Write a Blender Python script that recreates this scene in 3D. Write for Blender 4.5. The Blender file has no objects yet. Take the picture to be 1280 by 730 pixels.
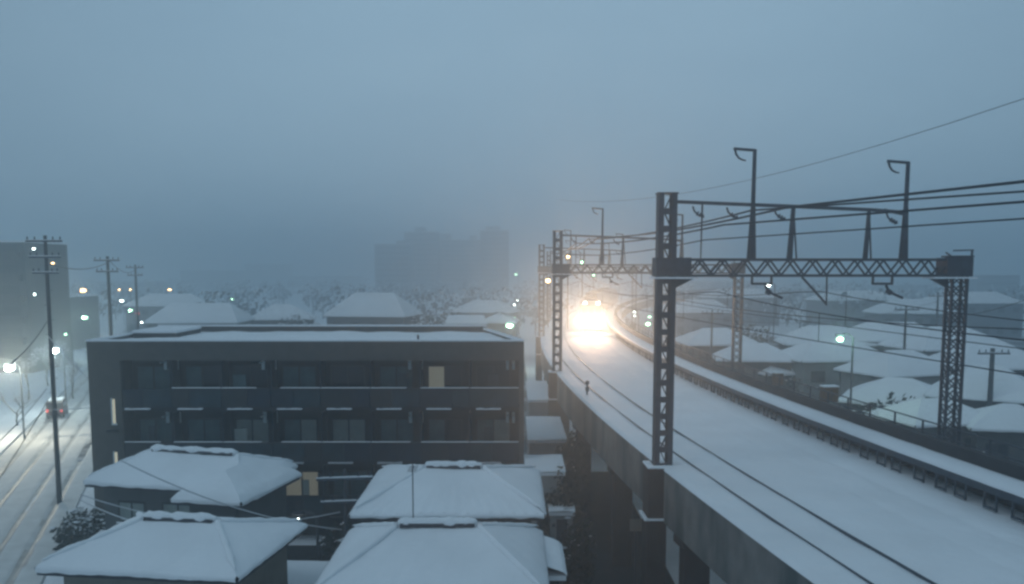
import bpy, math, random
from mathutils import Vector, Matrix, noise
random.seed(7)
R = math.radians
SC = bpy.context.scene
COL = SC.collection

# ------------------------------------------------------------------ camera
F = 1100.0                       # focal length in pixels of the 1280 px wide photo
HC = 14.5                        # camera height above the street
PITCH = R(6.0)
HORIZON = 338.0                  # pixel row of the horizon
YPP = HORIZON + F * math.tan(PITCH)
cd = bpy.data.cameras.new('camera'); cam = bpy.data.objects.new('camera', cd); COL.objects.link(cam)
cam.location = (0, 0, HC); cam.rotation_euler = (math.pi / 2 - PITCH, 0, 0)
cd.sensor_width = 36; cd.lens = F / 1280 * 36; cd.shift_y = (YPP - 365) / 1280
cd.clip_start = 0.1; cd.clip_end = 6000
SC.camera = cam

def ray(px, py):
    a = px - 640; b = YPP - py
    return Vector((a, F * math.cos(PITCH) + b * math.sin(PITCH), -F * math.sin(PITCH) + b * math.cos(PITCH)))
def atY(px, py, Y):
    d = ray(px, py); return Vector((0, 0, HC)) + d * (Y / d.y)
def onz(px, py, z):
    d = ray(px, py); return Vector((0, 0, HC)) + d * ((z - HC) / d.z)

# ------------------------------------------------------------------ world, sun, exposure
SKY_GAIN = 1.05
w = bpy.data.worlds.new('World'); SC.world = w; w.use_nodes = True
nt = w.node_tree; N = nt.nodes; L = nt.links
for n in list(N): N.remove(n)
out = N.new('ShaderNodeOutputWorld'); bg = N.new('ShaderNodeBackground'); L.new(bg.outputs[0], out.inputs[0])
sky = N.new('ShaderNodeTexSky'); sky.sky_type = 'NISHITA'; sky.sun_disc = False
sky.sun_elevation = R(3); sky.sun_rotation = R(200); sky.air_density = 1.5; sky.dust_density = 3; sky.ozone_density = 4
mix = N.new('ShaderNodeMix'); mix.data_type = 'RGBA'; mix.inputs[0].default_value = 0.93
# overcast cloud layer, slightly uneven
tc = N.new('ShaderNodeTexCoord'); mp = N.new('ShaderNodeMapping'); mp.inputs['Scale'].default_value = (1.6, 1.6, 5)
ns = N.new('ShaderNodeTexNoise'); ns.inputs['Scale'].default_value = 1.3; ns.inputs['Detail'].default_value = 5
L.new(tc.outputs['Generated'], mp.inputs[0]); L.new(mp.outputs[0], ns.inputs['Vector'])
cr = N.new('ShaderNodeValToRGB')
cr.color_ramp.elements[0].position = .3; cr.color_ramp.elements[0].color = (2.35, 3.62, 4.72, 1)
cr.color_ramp.elements[1].position = .7; cr.color_ramp.elements[1].color = (2.72, 4.08, 5.18, 1)
L.new(ns.outputs[0], cr.inputs[0])
L.new(sky.outputs[0], mix.inputs['A']); L.new(cr.outputs[0], mix.inputs['B'])
# overcast scaled brighter straight down the line, dimmer to the sides like a vignette
dp = N.new('ShaderNodeVectorMath'); dp.operation = 'DOT_PRODUCT'; nv = N.new('ShaderNodeVectorMath'); nv.operation = 'NORMALIZE'
L.new(tc.outputs['Generated'], nv.inputs[0]); L.new(nv.outputs[0], dp.inputs[0]); dp.inputs[1].default_value = Vector((.05, 1, .22)).normalized()
mr = N.new('ShaderNodeMapRange'); mr.interpolation_type = 'SMOOTHSTEP'; mr.inputs['From Min'].default_value = .72; mr.inputs['From Max'].default_value = 1
mr.inputs['To Min'].default_value = .82; mr.inputs['To Max'].default_value = 1.14
L.new(dp.outputs['Value'], mr.inputs['Value'])
vm = N.new('ShaderNodeVectorMath'); vm.operation = 'SCALE'; L.new(mix.outputs['Result'], vm.inputs[0]); L.new(mr.outputs[0], vm.inputs['Scale'])
L.new(vm.outputs[0], bg.inputs[0]); bg.inputs[1].default_value = 0.1 * SKY_GAIN
sd = bpy.data.lights.new('sun', 'SUN'); sd.energy = 0.28; sd.angle = R(35); sd.color = (.85, .93, 1)
so = bpy.data.objects.new('sun', sd); COL.objects.link(so); so.rotation_euler = (R(20), R(-38), 0); so.location = (0, 0, 60)

SC.render.engine = 'CYCLES'
SC.cycles.use_denoising = True
SC.cycles.max_bounces = 6; SC.cycles.diffuse_bounces = 3; SC.cycles.glossy_bounces = 2; SC.cycles.volume_bounces = 1
SC.cycles.transmission_bounces = 2; SC.cycles.transparent_max_bounces = 8
SC.cycles.sample_clamp_indirect = 3.0
SC.cycles.use_light_tree = True
SC.cycles.filter_width = 2.7
SC.view_settings.view_transform = 'Standard'; SC.view_settings.look = 'None'; SC.view_settings.gamma = 1.0
SC.view_settings.use_curve_mapping = False; SC.view_settings.exposure = 0.0

# ------------------------------------------------------------------ materials
def mat(name, col, rough=.8, var=.0, scale=3, bump=0, bscale=20, metal=0, stain=None, stain_scale=1.2, spec=.25, bdist=.05):
    m = bpy.data.materials.new(name); m.use_nodes = True
    t = m.node_tree; n = t.nodes; l = t.links; b = n['Principled BSDF']
    b.inputs['Roughness'].default_value = rough; b.inputs['Metallic'].default_value = metal
    b.inputs['Base Color'].default_value = (*col, 1); b.inputs['Specular IOR Level'].default_value = spec
    co = n.new('ShaderNodeTexCoord')
    if var:
        x = n.new('ShaderNodeTexNoise'); x.inputs['Scale'].default_value = scale; x.inputs['Detail'].default_value = 6
        l.new(co.outputs['Object'], x.inputs['Vector'])
        r = n.new('ShaderNodeValToRGB'); r.color_ramp.elements[0].position = .3; r.color_ramp.elements[1].position = .72
        r.color_ramp.elements[0].color = (*[c * (1 - var) for c in col], 1)
        r.color_ramp.elements[1].color = (*[min(1, c * (1 + var)) for c in col], 1)
        l.new(x.outputs[0], r.inputs[0]); last = r.outputs[0]
        if stain:
            y = n.new('ShaderNodeTexNoise'); y.inputs['Scale'].default_value = stain_scale; y.inputs['Detail'].default_value = 8
            mpn = n.new('ShaderNodeMapping'); mpn.inputs['Scale'].default_value = (1, 1, .3)
            l.new(co.outputs['Object'], mpn.inputs[0]); l.new(mpn.outputs[0], y.inputs['Vector'])
            r2 = n.new('ShaderNodeValToRGB'); r2.color_ramp.elements[0].position = .48; r2.color_ramp.elements[1].position = .62
            l.new(y.outputs[0], r2.inputs[0])
            mx = n.new('ShaderNodeMix'); mx.data_type = 'RGBA'; l.new(r2.outputs[0], mx.inputs[0]); l.new(last, mx.inputs['A'])
            mx.inputs['B'].default_value = (*stain, 1); last = mx.outputs['Result']
        l.new(last, b.inputs['Base Color'])
    if bump:
        x = n.new('ShaderNodeTexNoise'); x.inputs['Scale'].default_value = bscale; x.inputs['Detail'].default_value = 4
        l.new(co.outputs['Object'], x.inputs['Vector'])
        bp = n.new('ShaderNodeBump'); bp.inputs['Strength'].default_value = bump; bp.inputs['Distance'].default_value = bdist
        l.new(x.outputs[0], bp.inputs['Height']); l.new(bp.outputs[0], b.inputs['Normal'])
    return m
def emis(name, col, s):
    m = bpy.data.materials.new(name); m.use_nodes = True; b = m.node_tree.nodes['Principled BSDF']
    b.inputs['Base Color'].default_value = (*col, 1)
    b.inputs['Emission Color'].default_value = (*col, 1); b.inputs['Emission Strength'].default_value = s
    return m
M = dict(
    snow=mat('snow', (.79, .82, .85), .75, .05, .45, .55, 1.7, bdist=.14),
    snow_road=mat('packed_snow', (.62, .63, .62), .7, .12, .9, .5, 5),
    slush=mat('tyre_slush', (.36, .36, .35), .5, .3, 1.2, .4, 6),
    steel=mat('painted_steel', (.040, .055, .075), .55, .25, 4, .1, 30),
    railm=mat('frosted_rail', (.05, .07, .09), .5, .2, 3),
    wire=mat('cable', (.02, .028, .04), .6),
    snowwire=mat('snowy_cable', (.5, .53, .56), .8),
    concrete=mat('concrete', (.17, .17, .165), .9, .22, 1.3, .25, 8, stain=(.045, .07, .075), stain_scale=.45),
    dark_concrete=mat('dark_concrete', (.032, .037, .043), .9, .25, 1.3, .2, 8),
    brown_wall=mat('brown_tile_wall', (.075, .073, .07), .7, .15, 2, .15, 30),
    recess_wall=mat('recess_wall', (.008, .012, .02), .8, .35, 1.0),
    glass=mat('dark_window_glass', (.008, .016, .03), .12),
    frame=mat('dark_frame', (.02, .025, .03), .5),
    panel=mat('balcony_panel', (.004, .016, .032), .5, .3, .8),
    panel_worn=mat('worn_balcony_panel', (.012, .032, .045), .7, .4, 1.2),
    curtain=mat('pale_curtain', (.22, .26, .25), .9, .15, 3),
    teal=mat('teal_screen', (.045, .10, .115), .8, .3, 2),
    pipe=mat('pale_pipe', (.5, .58, .6), .5),
    wall_grey=mat('grey_mortar_wall', (.075, .085, .09), .9, .15, 1.5, .15, 12),
    wall_tan=mat('tan_mortar_wall', (.20, .19, .165), .9, .15, 1.5, .15, 12),
    wall_dark=mat('dark_timber_wall', (.03, .036, .042), .9, .2, 2, .15, 12),
    wall_pale=mat('pale_siding_wall', (.24, .26, .27), .9, .12, 1.5, .1, 12),
    tile=mat('dark_roof_tile', (.045, .05, .06), .7, .2, 3),
    rubber=mat('rubber', (.02, .02, .02), .9),
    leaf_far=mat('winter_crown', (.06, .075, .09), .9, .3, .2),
    bark=mat('bark', (.045, .04, .035), .95, .3, 5),
    leaf=mat('evergreen_leaf', (.025, .04, .035), .8, .4, 2),
    rust=mat('rust_orange_paint', (.14, .085, .05), .8, .2, 4),
    asphalt=mat('wet_asphalt', (.03, .035, .04), .6, .3, .8),
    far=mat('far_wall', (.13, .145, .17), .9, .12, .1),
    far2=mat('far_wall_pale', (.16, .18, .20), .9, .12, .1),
    pole=mat('pole_concrete', (.055, .065, .075), .85, .2, 2),
    train=mat('train_paint', (.14, .145, .15), .35, .08, 1),
    redcar=mat('dark_red_car_paint', (.05, .015, .015), .35),
    lamp_w=emis('lamp_white', (.86, 1.0, .95), 14), lamp_g=emis('lamp_greenish', (.5, 1.0, .62), 8),
    lamp_o=emis('lamp_orange', (1.0, .62, .28), 12), lamp_r=emis('lamp_red', (1.0, .12, .08), 1.3),
    head=emis('headlight', (1.0, .80, .56), 220), marker=emis('marker_lamp', (1.0, .93, .85), 25),
    litcurt=emis('lit_curtain', (.50, .46, .34), .16), slit=emis('lit_slit', (1.0, .86, .6), .28),
)

# ------------------------------------------------------------------ mesh helper
class MB:
    def __init__(s): s.v = []; s.f = []; s.mi = []; s.cur = 0
    def add(s, vs, fs):
        b = len(s.v); s.v += [tuple(v) for v in vs]; s.f += [tuple(b + i for i in f) for f in fs]; s.mi += [s.cur] * len(fs); return s
    def box(s, x0, y0, z0, x1, y1, z1):
        return s.add([(x0,y0,z0),(x1,y0,z0),(x1,y1,z0),(x0,y1,z0),(x0,y0,z1),(x1,y0,z1),(x1,y1,z1),(x0,y1,z1)],
                     [(0,3,2,1),(4,5,6,7),(0,1,5,4),(1,2,6,5),(2,3,7,6),(3,0,4,7)])
    def frame(s, p, q):
        d = (Vector(q) - Vector(p)); n = d.normalized()
        u = n.cross(Vector((0, 0, 1)))
        if u.length < .05: u = Vector((1, 0, 0))
        u.normalize(); return n, u, u.cross(n).normalized()
    def bar(s, p, q, w, h=None, w2=None, h2=None):
        h = h or w; w2 = w2 or w; h2 = h2 or h
        n, u, t = s.frame(p, q); p = Vector(p); q = Vector(q); vs = []
        for c, a, b in ((p, w / 2, h / 2), (q, w2 / 2, h2 / 2)):
            vs += [c + u * a * i + t * b * j for i, j in ((-1,-1),(1,-1),(1,1),(-1,1))]
        return s.add(vs, [(0,3,2,1),(4,5,6,7),(0,1,5,4),(1,2,6,5),(2,3,7,6),(3,0,4,7)])
    def tube(s, pts, r, n=7, r2=None):
        pts = [Vector(p) for p in pts]; m = len(pts); vs = []
        for i, p in enumerate(pts):
            a = pts[max(0, i - 1)]; b = pts[min(m - 1, i + 1)]
            _, u, t = s.frame(a, b); rr = r if r2 is None else r + (r2 - r) * i / (m - 1)
            for k in range(n):
                an = 2 * math.pi * k / n; vs.append(p + u * math.cos(an) * rr + t * math.sin(an) * rr)
        fs = []
        for i in range(m - 1):
            for k in range(n):
                fs.append((i*n+k, i*n+(k+1)%n, (i+1)*n+(k+1)%n, (i+1)*n+k))
        fs.append(tuple(range(n))); fs.append(tuple((m-1)*n + k for k in range(n)))
        return s.add(vs, fs)
    def ball(s, c, r, rx=1, ry=1, rz=1, n=10, m=6):
        vs = [(c[0], c[1], c[2] + r*rz)]
        for i in range(1, m):
            a = math.pi * i / m
            for k in range(n):
                b = 2*math.pi*k/n
                vs.append((c[0]+r*rx*math.sin(a)*math.cos(b), c[1]+r*ry*math.sin(a)*math.sin(b), c[2]+r*rz*math.cos(a)))
        vs.append((c[0], c[1], c[2] - r*rz)); fs = [(0, 1+k, 1+(k+1)%n) for k in range(n)]
        for i in range(m-2):
            for k in range(n): fs.append((1+i*n+k, 1+(i+1)*n+k, 1+(i+1)*n+(k+1)%n, 1+i*n+(k+1)%n))
        e = len(vs)-1
        fs += [(e, 1+(m-2)*n+(k+1)%n, 1+(m-2)*n+k) for k in range(n)]
        return s.add(vs, fs)
    def sweep(s, paths):
        """paths: list of equally long polylines forming a closed cross-section ring"""
        n = len(paths); m = len(paths[0]); vs = [paths[k][i] for i in range(m) for k in range(n)]; fs = []
        for i in range(m-1):
            for k in range(n): fs.append((i*n+k, i*n+(k+1)%n, (i+1)*n+(k+1)%n, (i+1)*n+k))
        fs.append(tuple(range(n))); fs.append(tuple((m-1)*n+k for k in range(n)))
        return s.add(vs, fs)
    def build(s, name, material, parent=None, smooth=False, bevel=0):
        me = bpy.data.meshes.new(name); me.from_pydata(s.v, [], s.f)
        ms = material if isinstance(material, (list, tuple)) else [material]
        for m_ in ms: me.materials.append(M[m_] if isinstance(m_, str) else m_)
        for p, i in zip(me.polygons, s.mi): p.material_index = i; p.use_smooth = smooth
        me.update()
        import bmesh
        b = bmesh.new(); b.from_mesh(me); bmesh.ops.recalc_face_normals(b, faces=b.faces); b.to_mesh(me); b.free()
        o = bpy.data.objects.new(name, me); COL.objects.link(o)
        if parent: o.parent = parent
        if bevel:
            md = o.modifiers.new('bevel', 'BEVEL'); md.width = bevel; md.segments = 2; md.limit_method = 'ANGLE'
        return o
def tag(o, label=None, cat=None, group=None, kind=None):
    if label: o['label'] = label
    if cat: o['category'] = cat
    if group: o['group'] = group
    if kind: o['kind'] = kind
    return o
def empty(name, loc, rz=0, label=None, cat=None, group=None):
    o = bpy.data.objects.new(name, None); COL.objects.link(o); o.location = loc; o.rotation_euler = (0, 0, rz)
    o.empty_display_size = .3
    return tag(o, label, cat, group)
def nz(x, y, z, s): return noise.noise(Vector((x * s, y * s, z * s)))
def plight(name, loc, e, col, parent, r=.15):
    d = bpy.data.lights.new(name, 'POINT'); d.energy = e; d.color = col; d.shadow_soft_size = r
    o = bpy.data.objects.new(name, d); COL.objects.link(o); o.location = loc
    if parent: o.parent = parent
    return o

# ------------------------------------------------------------------ ground and road
def ground():
    g = MB(); xs = []; ys = []
    def axis(lo, hi, f0, f1, st):
        a = [lo]; v = f0
        k = f0
        neg = []
        d = st
        x = f0
        while x > lo: x -= d; d *= 1.25; neg.append(max(x, lo))
        pos = []; x = f1; d = st
        while x < hi: x += d; d *= 1.25; pos.append(min(x, hi))
        mid = [f0 + i * st for i in range(int((f1 - f0) / st) + 1)]
        return sorted(set(neg)) + mid + pos
    xs = axis(-1350, 1350, -70, 80, 2.5); ys = axis(-150, 1350, 10, 150, 2.5)
    vs = [(x, y, -.05 + .12 * nz(x, y, 0, .12) + .05 * nz(x, y, 4, .5)) for y in ys for x in xs]
    n = len(xs); fs = [(j*n+i, j*n+i+1, (j+1)*n+i+1, (j+1)*n+i) for j in range(len(ys)-1) for i in range(n-1)]
    g.add(vs, fs); o = g.build('ground', 'snow', smooth=True); tag(o, kind='structure')
ground()
RD = Vector((-.37, 1, 0)).normalized(); RN = Vector((RD.y, -RD.x, 0))      # road direction, right-hand normal
RR = onz(66, 700, 0) ; RR.z = 0                                            # a point on the road's right edge
def road():
    g = MB(); W = 7.2; cols = 43
    ruts = [1.3, 2.8, 4.5, 6.0]
    ys = [-40 + i * 1.5 for i in range(230)]
    vs = []
    for t in ys:
        for c in range(cols):
            u = W * c / (cols - 1); wob = .18 * nz(t * .05, u * .2, 1, 1) 
            d = sum(math.exp(-((u - r - wob) / .17) ** 2) for r in ruts)
            z = .15 - .13 * d + .03 * nz(u, t, 2, .9)
            p = RR - RN * u + RD * t; vs.append((p.x, p.y, z))
    fs = [(j*cols+i, j*cols+i+1, (j+1)*cols+i+1, (j+1)*cols+i) for j in range(len(ys)-1) for i in range(cols-1)]
    g.add(vs, fs)
    for k, f in enumerate(fs):
        c = k % (cols - 1); j = k // (cols - 1); u = W * (c + .5) / (cols - 1); t = ys[j]; wob = .18 * nz(t * .05, u * .2, 1, 1)
        if min(abs(u - r - wob) for r in ruts) < .2 + .1 * nz(t, u, 3, .3): g.mi[k] = 1
    o = g.build('road', ['snow_road', 'slush'], smooth=True); tag(o, kind='structure')
    for nm, u0, u1 in (('pavement', .15, 1.5), ('pavement', -W - 1.6, -W - .15)):
        k = MB(); ps = [RR + RD * t for t in ys[::6]]
        if nm:
            k.sweep([[p + RN * u0 + Vector((0,0,-.1)) for p in ps], [p + RN * u1 + Vector((0,0,-.1)) for p in ps],
                     [p + RN * u1 + Vector((0,0,.22)) for p in ps], [p + RN * u0 + Vector((0,0,.22)) for p in ps]])
        o = k.build(nm, 'snow'); tag(o, kind='structure')
road()
# wet dark yard between the houses, the block and the viaduct
g = MB()
yard = [(-7.4, 33.2), (-6.3, 33.2), (-6.3, 44.9), (-17, 44.9), (-17, 42.5), (-7.4, 40.5)]
g.add([(x, y, .16) for x, y in yard] + [(x, y, 0) for x, y in yard], [tuple(range(6)), tuple(range(11, 5, -1))] + [(i, (i+1) % 6, (i+1) % 6 + 6, i + 6) for i in range(6)])
tag(g.build('courtyard_ground', 'asphalt'), kind='structure')
g = MB(); g.box(1.6, 20, -.02, 7.5, 62, .14); tag(g.build('alley_ground', 'asphalt'), kind='structure')

# ground among the farther houses: snow darkened by noise, standing in for shadowy gaps
def patchy():
    m = bpy.data.materials.new('gap_shade_snow'); m.use_nodes = True; t = m.node_tree; n = t.nodes; l = t.links; b = n['Principled BSDF']; b.inputs['Roughness'].default_value = .9
    co = n.new('ShaderNodeTexCoord'); x = n.new('ShaderNodeTexNoise'); x.inputs['Scale'].default_value = .16; x.inputs['Detail'].default_value = 8; x.inputs['Roughness'].default_value = .65
    l.new(co.outputs['Object'], x.inputs['Vector']); r = n.new('ShaderNodeValToRGB')
    r.color_ramp.elements[0].position = .50; r.color_ramp.elements[0].color = (.06, .065, .07, 1); r.color_ramp.elements[1].position = .66; r.color_ramp.elements[1].color = (.6, .63, .66, 1)
    l.new(x.outputs[0], r.inputs[0]); l.new(r.outputs[0], b.inputs['Base Color']); return m
PS = patchy()
for pts in ([(18, 20), (24, 20), (120, 60), (120, 190), (44, 190), (24, 150), (14.5, 110), (14, 70), (15.5, 40)], [(-34, 66), (2, 62), (2, 190), (-60, 190)]):
    g = MB(); n = len(pts)
    g.add([(x, y, .13) for x, y in pts] + [(x, y, -.3) for x, y in pts], [tuple(range(n)), tuple(range(2*n-1, n-1, -1))] + [(i, (i+1) % n, (i+1) % n + n, i + n) for i in range(n)])
    tag(g.build('gap_shade_ground', PS), kind='structure')

# ------------------------------------------------------------------ viaduct
ZD = HC - 7.3
def edge(Y): return 2.85 + (Y - 80) ** 2 / 840.0
def tp(Y, u, z):
    dx = (Y - 80) / 420.0; n = math.hypot(1, dx)
    return Vector((edge(Y) + u / n, Y - u * dx / n, z))
YS = [-40 + 4 * i for i in range(0, 95)]
def path(u, z, ys=YS): return [tp(y, u, z) for y in ys]
def strip(mb, prof, ys=YS): mb.sweep([path(u, z, ys) for u, z in prof])

def viaduct():
    v = empty('railway_viaduct', tp(32, 4.7, 0), 0, 'curving concrete railway viaduct with snow covered track bed', 'viaduct')
    off = -v.location
    def sh(o): o.parent = v; o.location = off; return o
    g = MB(); strip(g, [(0, ZD-.02), (.22, ZD-.02), (.22, ZD-.4), (9.3, ZD-.4), (9.3, ZD-.95), (7.6, ZD-1.2), (7.2, ZD-2.0), (2.4, ZD-2.0), (2.0, ZD-2.0), (0, ZD-2.0)])
    sh(g.build('girder', 'concrete'))
    # snow bed with shallow furrows over the rails
    us = [.0, .05, .2, .6, 1.0, 1.12, 1.16, 1.21, 1.26, 1.7, 2.2, 2.56, 2.6, 2.65, 2.7, 3.1, 3.6, 4.2, 4.7, 5.0, 5.1, 5.2, 5.6, 6.1, 6.5, 6.6, 6.7, 7.2, 7.8, 8.4, 9.0]
    g = MB(); vs = []; YY = [-40 + 1.0 * i for i in range(0, 340)]
    for y in YY:
        for u in us:
            z = ZD + .06 + .05 * nz(u, y * .25, 3, .8) + .025 * nz(u, y, 5, 1.7) + .05 * math.exp(-((u - 3.35 - .2*nz(y, 0, 2, .15)) / .3) ** 2) + .04 * math.exp(-((u - 7.3) / .35) ** 2)
            if u == 0: z = ZD - .03
            if 1.12 <= u <= 1.26 or 2.56 <= u <= 2.7: z -= .04
            if u in (5.1, 6.6): z -= .02
            vs.append(tp(y, u - .03 if u == 0 else u, z))
    n = len(us); g.add(vs, [(j*n+i, j*n+i+1, (j+1)*n+i+1, (j+1)*n+i) for j in range(len(YY)-1) for i in range(n-1)])
    sh(g.build('snow_bed', 'snow', smooth=True))
    for u in (1.185, 2.63):
        g = MB(); strip(g, [(u-.017, ZD-.05), (u+.017, ZD-.05), (u+.017, ZD+.08), (u-.017, ZD+.08)]); sh(g.build('rail', 'railm'))
    # outer parapet on the right
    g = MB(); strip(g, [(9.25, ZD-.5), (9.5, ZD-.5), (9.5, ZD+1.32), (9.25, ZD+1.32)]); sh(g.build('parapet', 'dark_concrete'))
    g = MB(); strip(g, [(9.5, ZD-.9), (10.3, ZD-.6), (10.3, ZD+.6), (9.5, ZD+.6)]); sh(g.build('outer_walkway', 'concrete'))
    g = MB(); strip(g, [(9.52, ZD+.6), (10.28, ZD+.6), (10.25, ZD+.74), (9.55, ZD+.74)]); sh(g.build('walkway_snow', 'snow'))
    # piers
    for y in [8, 19.3, 30.6, 42, 54, 66, 78, 92, 106, 122, 140, 160]:
        g = MB(); c0 = tp(y, .8, 0); c1 = tp(y, 8.3, 0)
        for c in (c0, c1): g.box(c.x-.45, c.y-.5, -.5, c.x+.45, c.y+.5, ZD-1.9)
        a = tp(y, .15, ZD-2.2); b = tp(y, 9.0, ZD-2.2)
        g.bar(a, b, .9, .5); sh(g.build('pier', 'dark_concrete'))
viaduct()

def cable_shelf():
    t = empty('cable_trough_shelf', tp(30, 8.6, ZD), 0, 'long snow topped cable trough on small steel brackets along the track', 'cable trough')
    off = -t.location
    ys = YS[10:70]
    g = MB(); strip(g, [(8.1, ZD+.58), (9.2, ZD+.58), (9.2, ZD+.84), (8.1, ZD+.84)], ys); o = g.build('trough', 'steel', t); o.location = off
    g = MB(); vs = []; YY = [0 + .8 * i for i in range(250)]; us = [8.06, 8.08, 8.2, 8.5, 8.8, 9.1, 9.22]; zz = [.82, .9, .955, .97, .965, .95, .9]
    for y in YY:
        for u, z in zip(us, zz): vs.append(tp(y, u, ZD + z + .02 * nz(u, y, 1, 1.1)))
    n = len(us); g.add(vs, [(j*n+i, j*n+i+1, (j+1)*n+i+1, (j+1)*n+i) for j in range(len(YY)-1) for i in range(n-1)])
    o = g.build('snow_cap', 'snow', t, smooth=True); o.location = off
    b0 = None
    y = 16.0; k = 0
    while y < 96:
        g = MB(); p = [tp(y, 8.12, 0), tp(y + .55, 8.12, 0)]
        for q in p: g.bar((q.x, q.y, ZD+.08), (q.x, q.y, ZD+.6), .06, .06)
        g.bar((p[0].x, p[0].y, ZD+.14), (p[1].x, p[1].y, ZD+.14), .05, .06)
        q = tp(y + .27, 8.9, ZD+.3); g.bar(p[0] + Vector((0,0,ZD+.5)), q, .05, .05)
        o = g.build('bracket', 'steel', t); o.location = off
        y += 1.25 + .25 * math.sin(k * 2.1) ; k += 1
cable_shelf()
def handrail():
    t = empty('handrail', tp(30, 10.1, ZD+.7), 0, 'thin steel handrail outside the dark parapet of the viaduct', 'railing')
    off = -t.location
    for z in (1.2, 1.62):
        g = MB(); g.tube(path(10.15, ZD + z, YS[8:60]), .03, 5); g.build('rail', 'steel', t).location = off
    y = 12
    while y < 110:
        p = tp(y, 10.15, ZD + .6); g = MB(); g.bar(p, p + Vector((0,0,1.04)), .06); g.build('post', 'steel', t).location = off; y += 2.0
handrail()

# ------------------------------------------------------------------ catenary gantries
def lattice_mast(x, z0, z1, w=.68, d=.5, pitch=.62, solid=True):
    """solid: two wide channels with lacing between; else four angles with cross lacing"""
    g = MB(); cw = .2 if solid else .09
    for sx in (-1, 1):
        if solid:
            g.box(x+sx*w/2-(cw if sx>0 else 0), -d/2, z0, x+sx*w/2+(0 if sx>0 else cw), -d/2+.04, z1)
            g.box(x+sx*w/2-(cw if sx>0 else 0), d/2-.04, z0, x+sx*w/2+(0 if sx>0 else cw), d/2, z1)
            g.box(x+sx*(w/2-.02)-.02, -d/2+.04, z0, x+sx*(w/2-.02)+.02, d/2-.04, z1)
        else:
            for sy in (-1, 1): g.box(x+sx*(w/2-cw/2)-cw/2, sy*(d/2-cw/2)-cw/2, z0, x+sx*(w/2-cw/2)+cw/2, sy*(d/2-cw/2)+cw/2, z1)
    n = max(2, round((z1 - z0) / pitch)); h = (z1 - z0) / n; xi = w/2 - (cw if solid else .05)
    for i in range(n):
        a = z0 + i*h; b = a + h; s = 1 if i % 2 else -1
        for y in ((-d/2+.05,) if solid else (-d/2+.05, d/2-.05)):
            g.bar((x-s*xi, y, a), (x+s*xi, y, b), .13 if solid else .075, .03)
            if not solid: g.bar((x+s*xi, y+.02, a), (x-s*xi, y+.02, b), .06, .03)
            if solid: g.bar((x-xi, y-.01, a), (x+xi, y-.01, a), .02, .22)
        if not solid:
            for sx in (-1, 1):
                g.bar((x+sx*(w/2-.04), -d/2+.06, a), (x+sx*(w/2-.04), d/2-.06, b), .05, .03)
    g.box(x-w/2-.03, -d/2-.03, z1, x+w/2+.03, d/2+.03, z1+.05)
    return g
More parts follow.
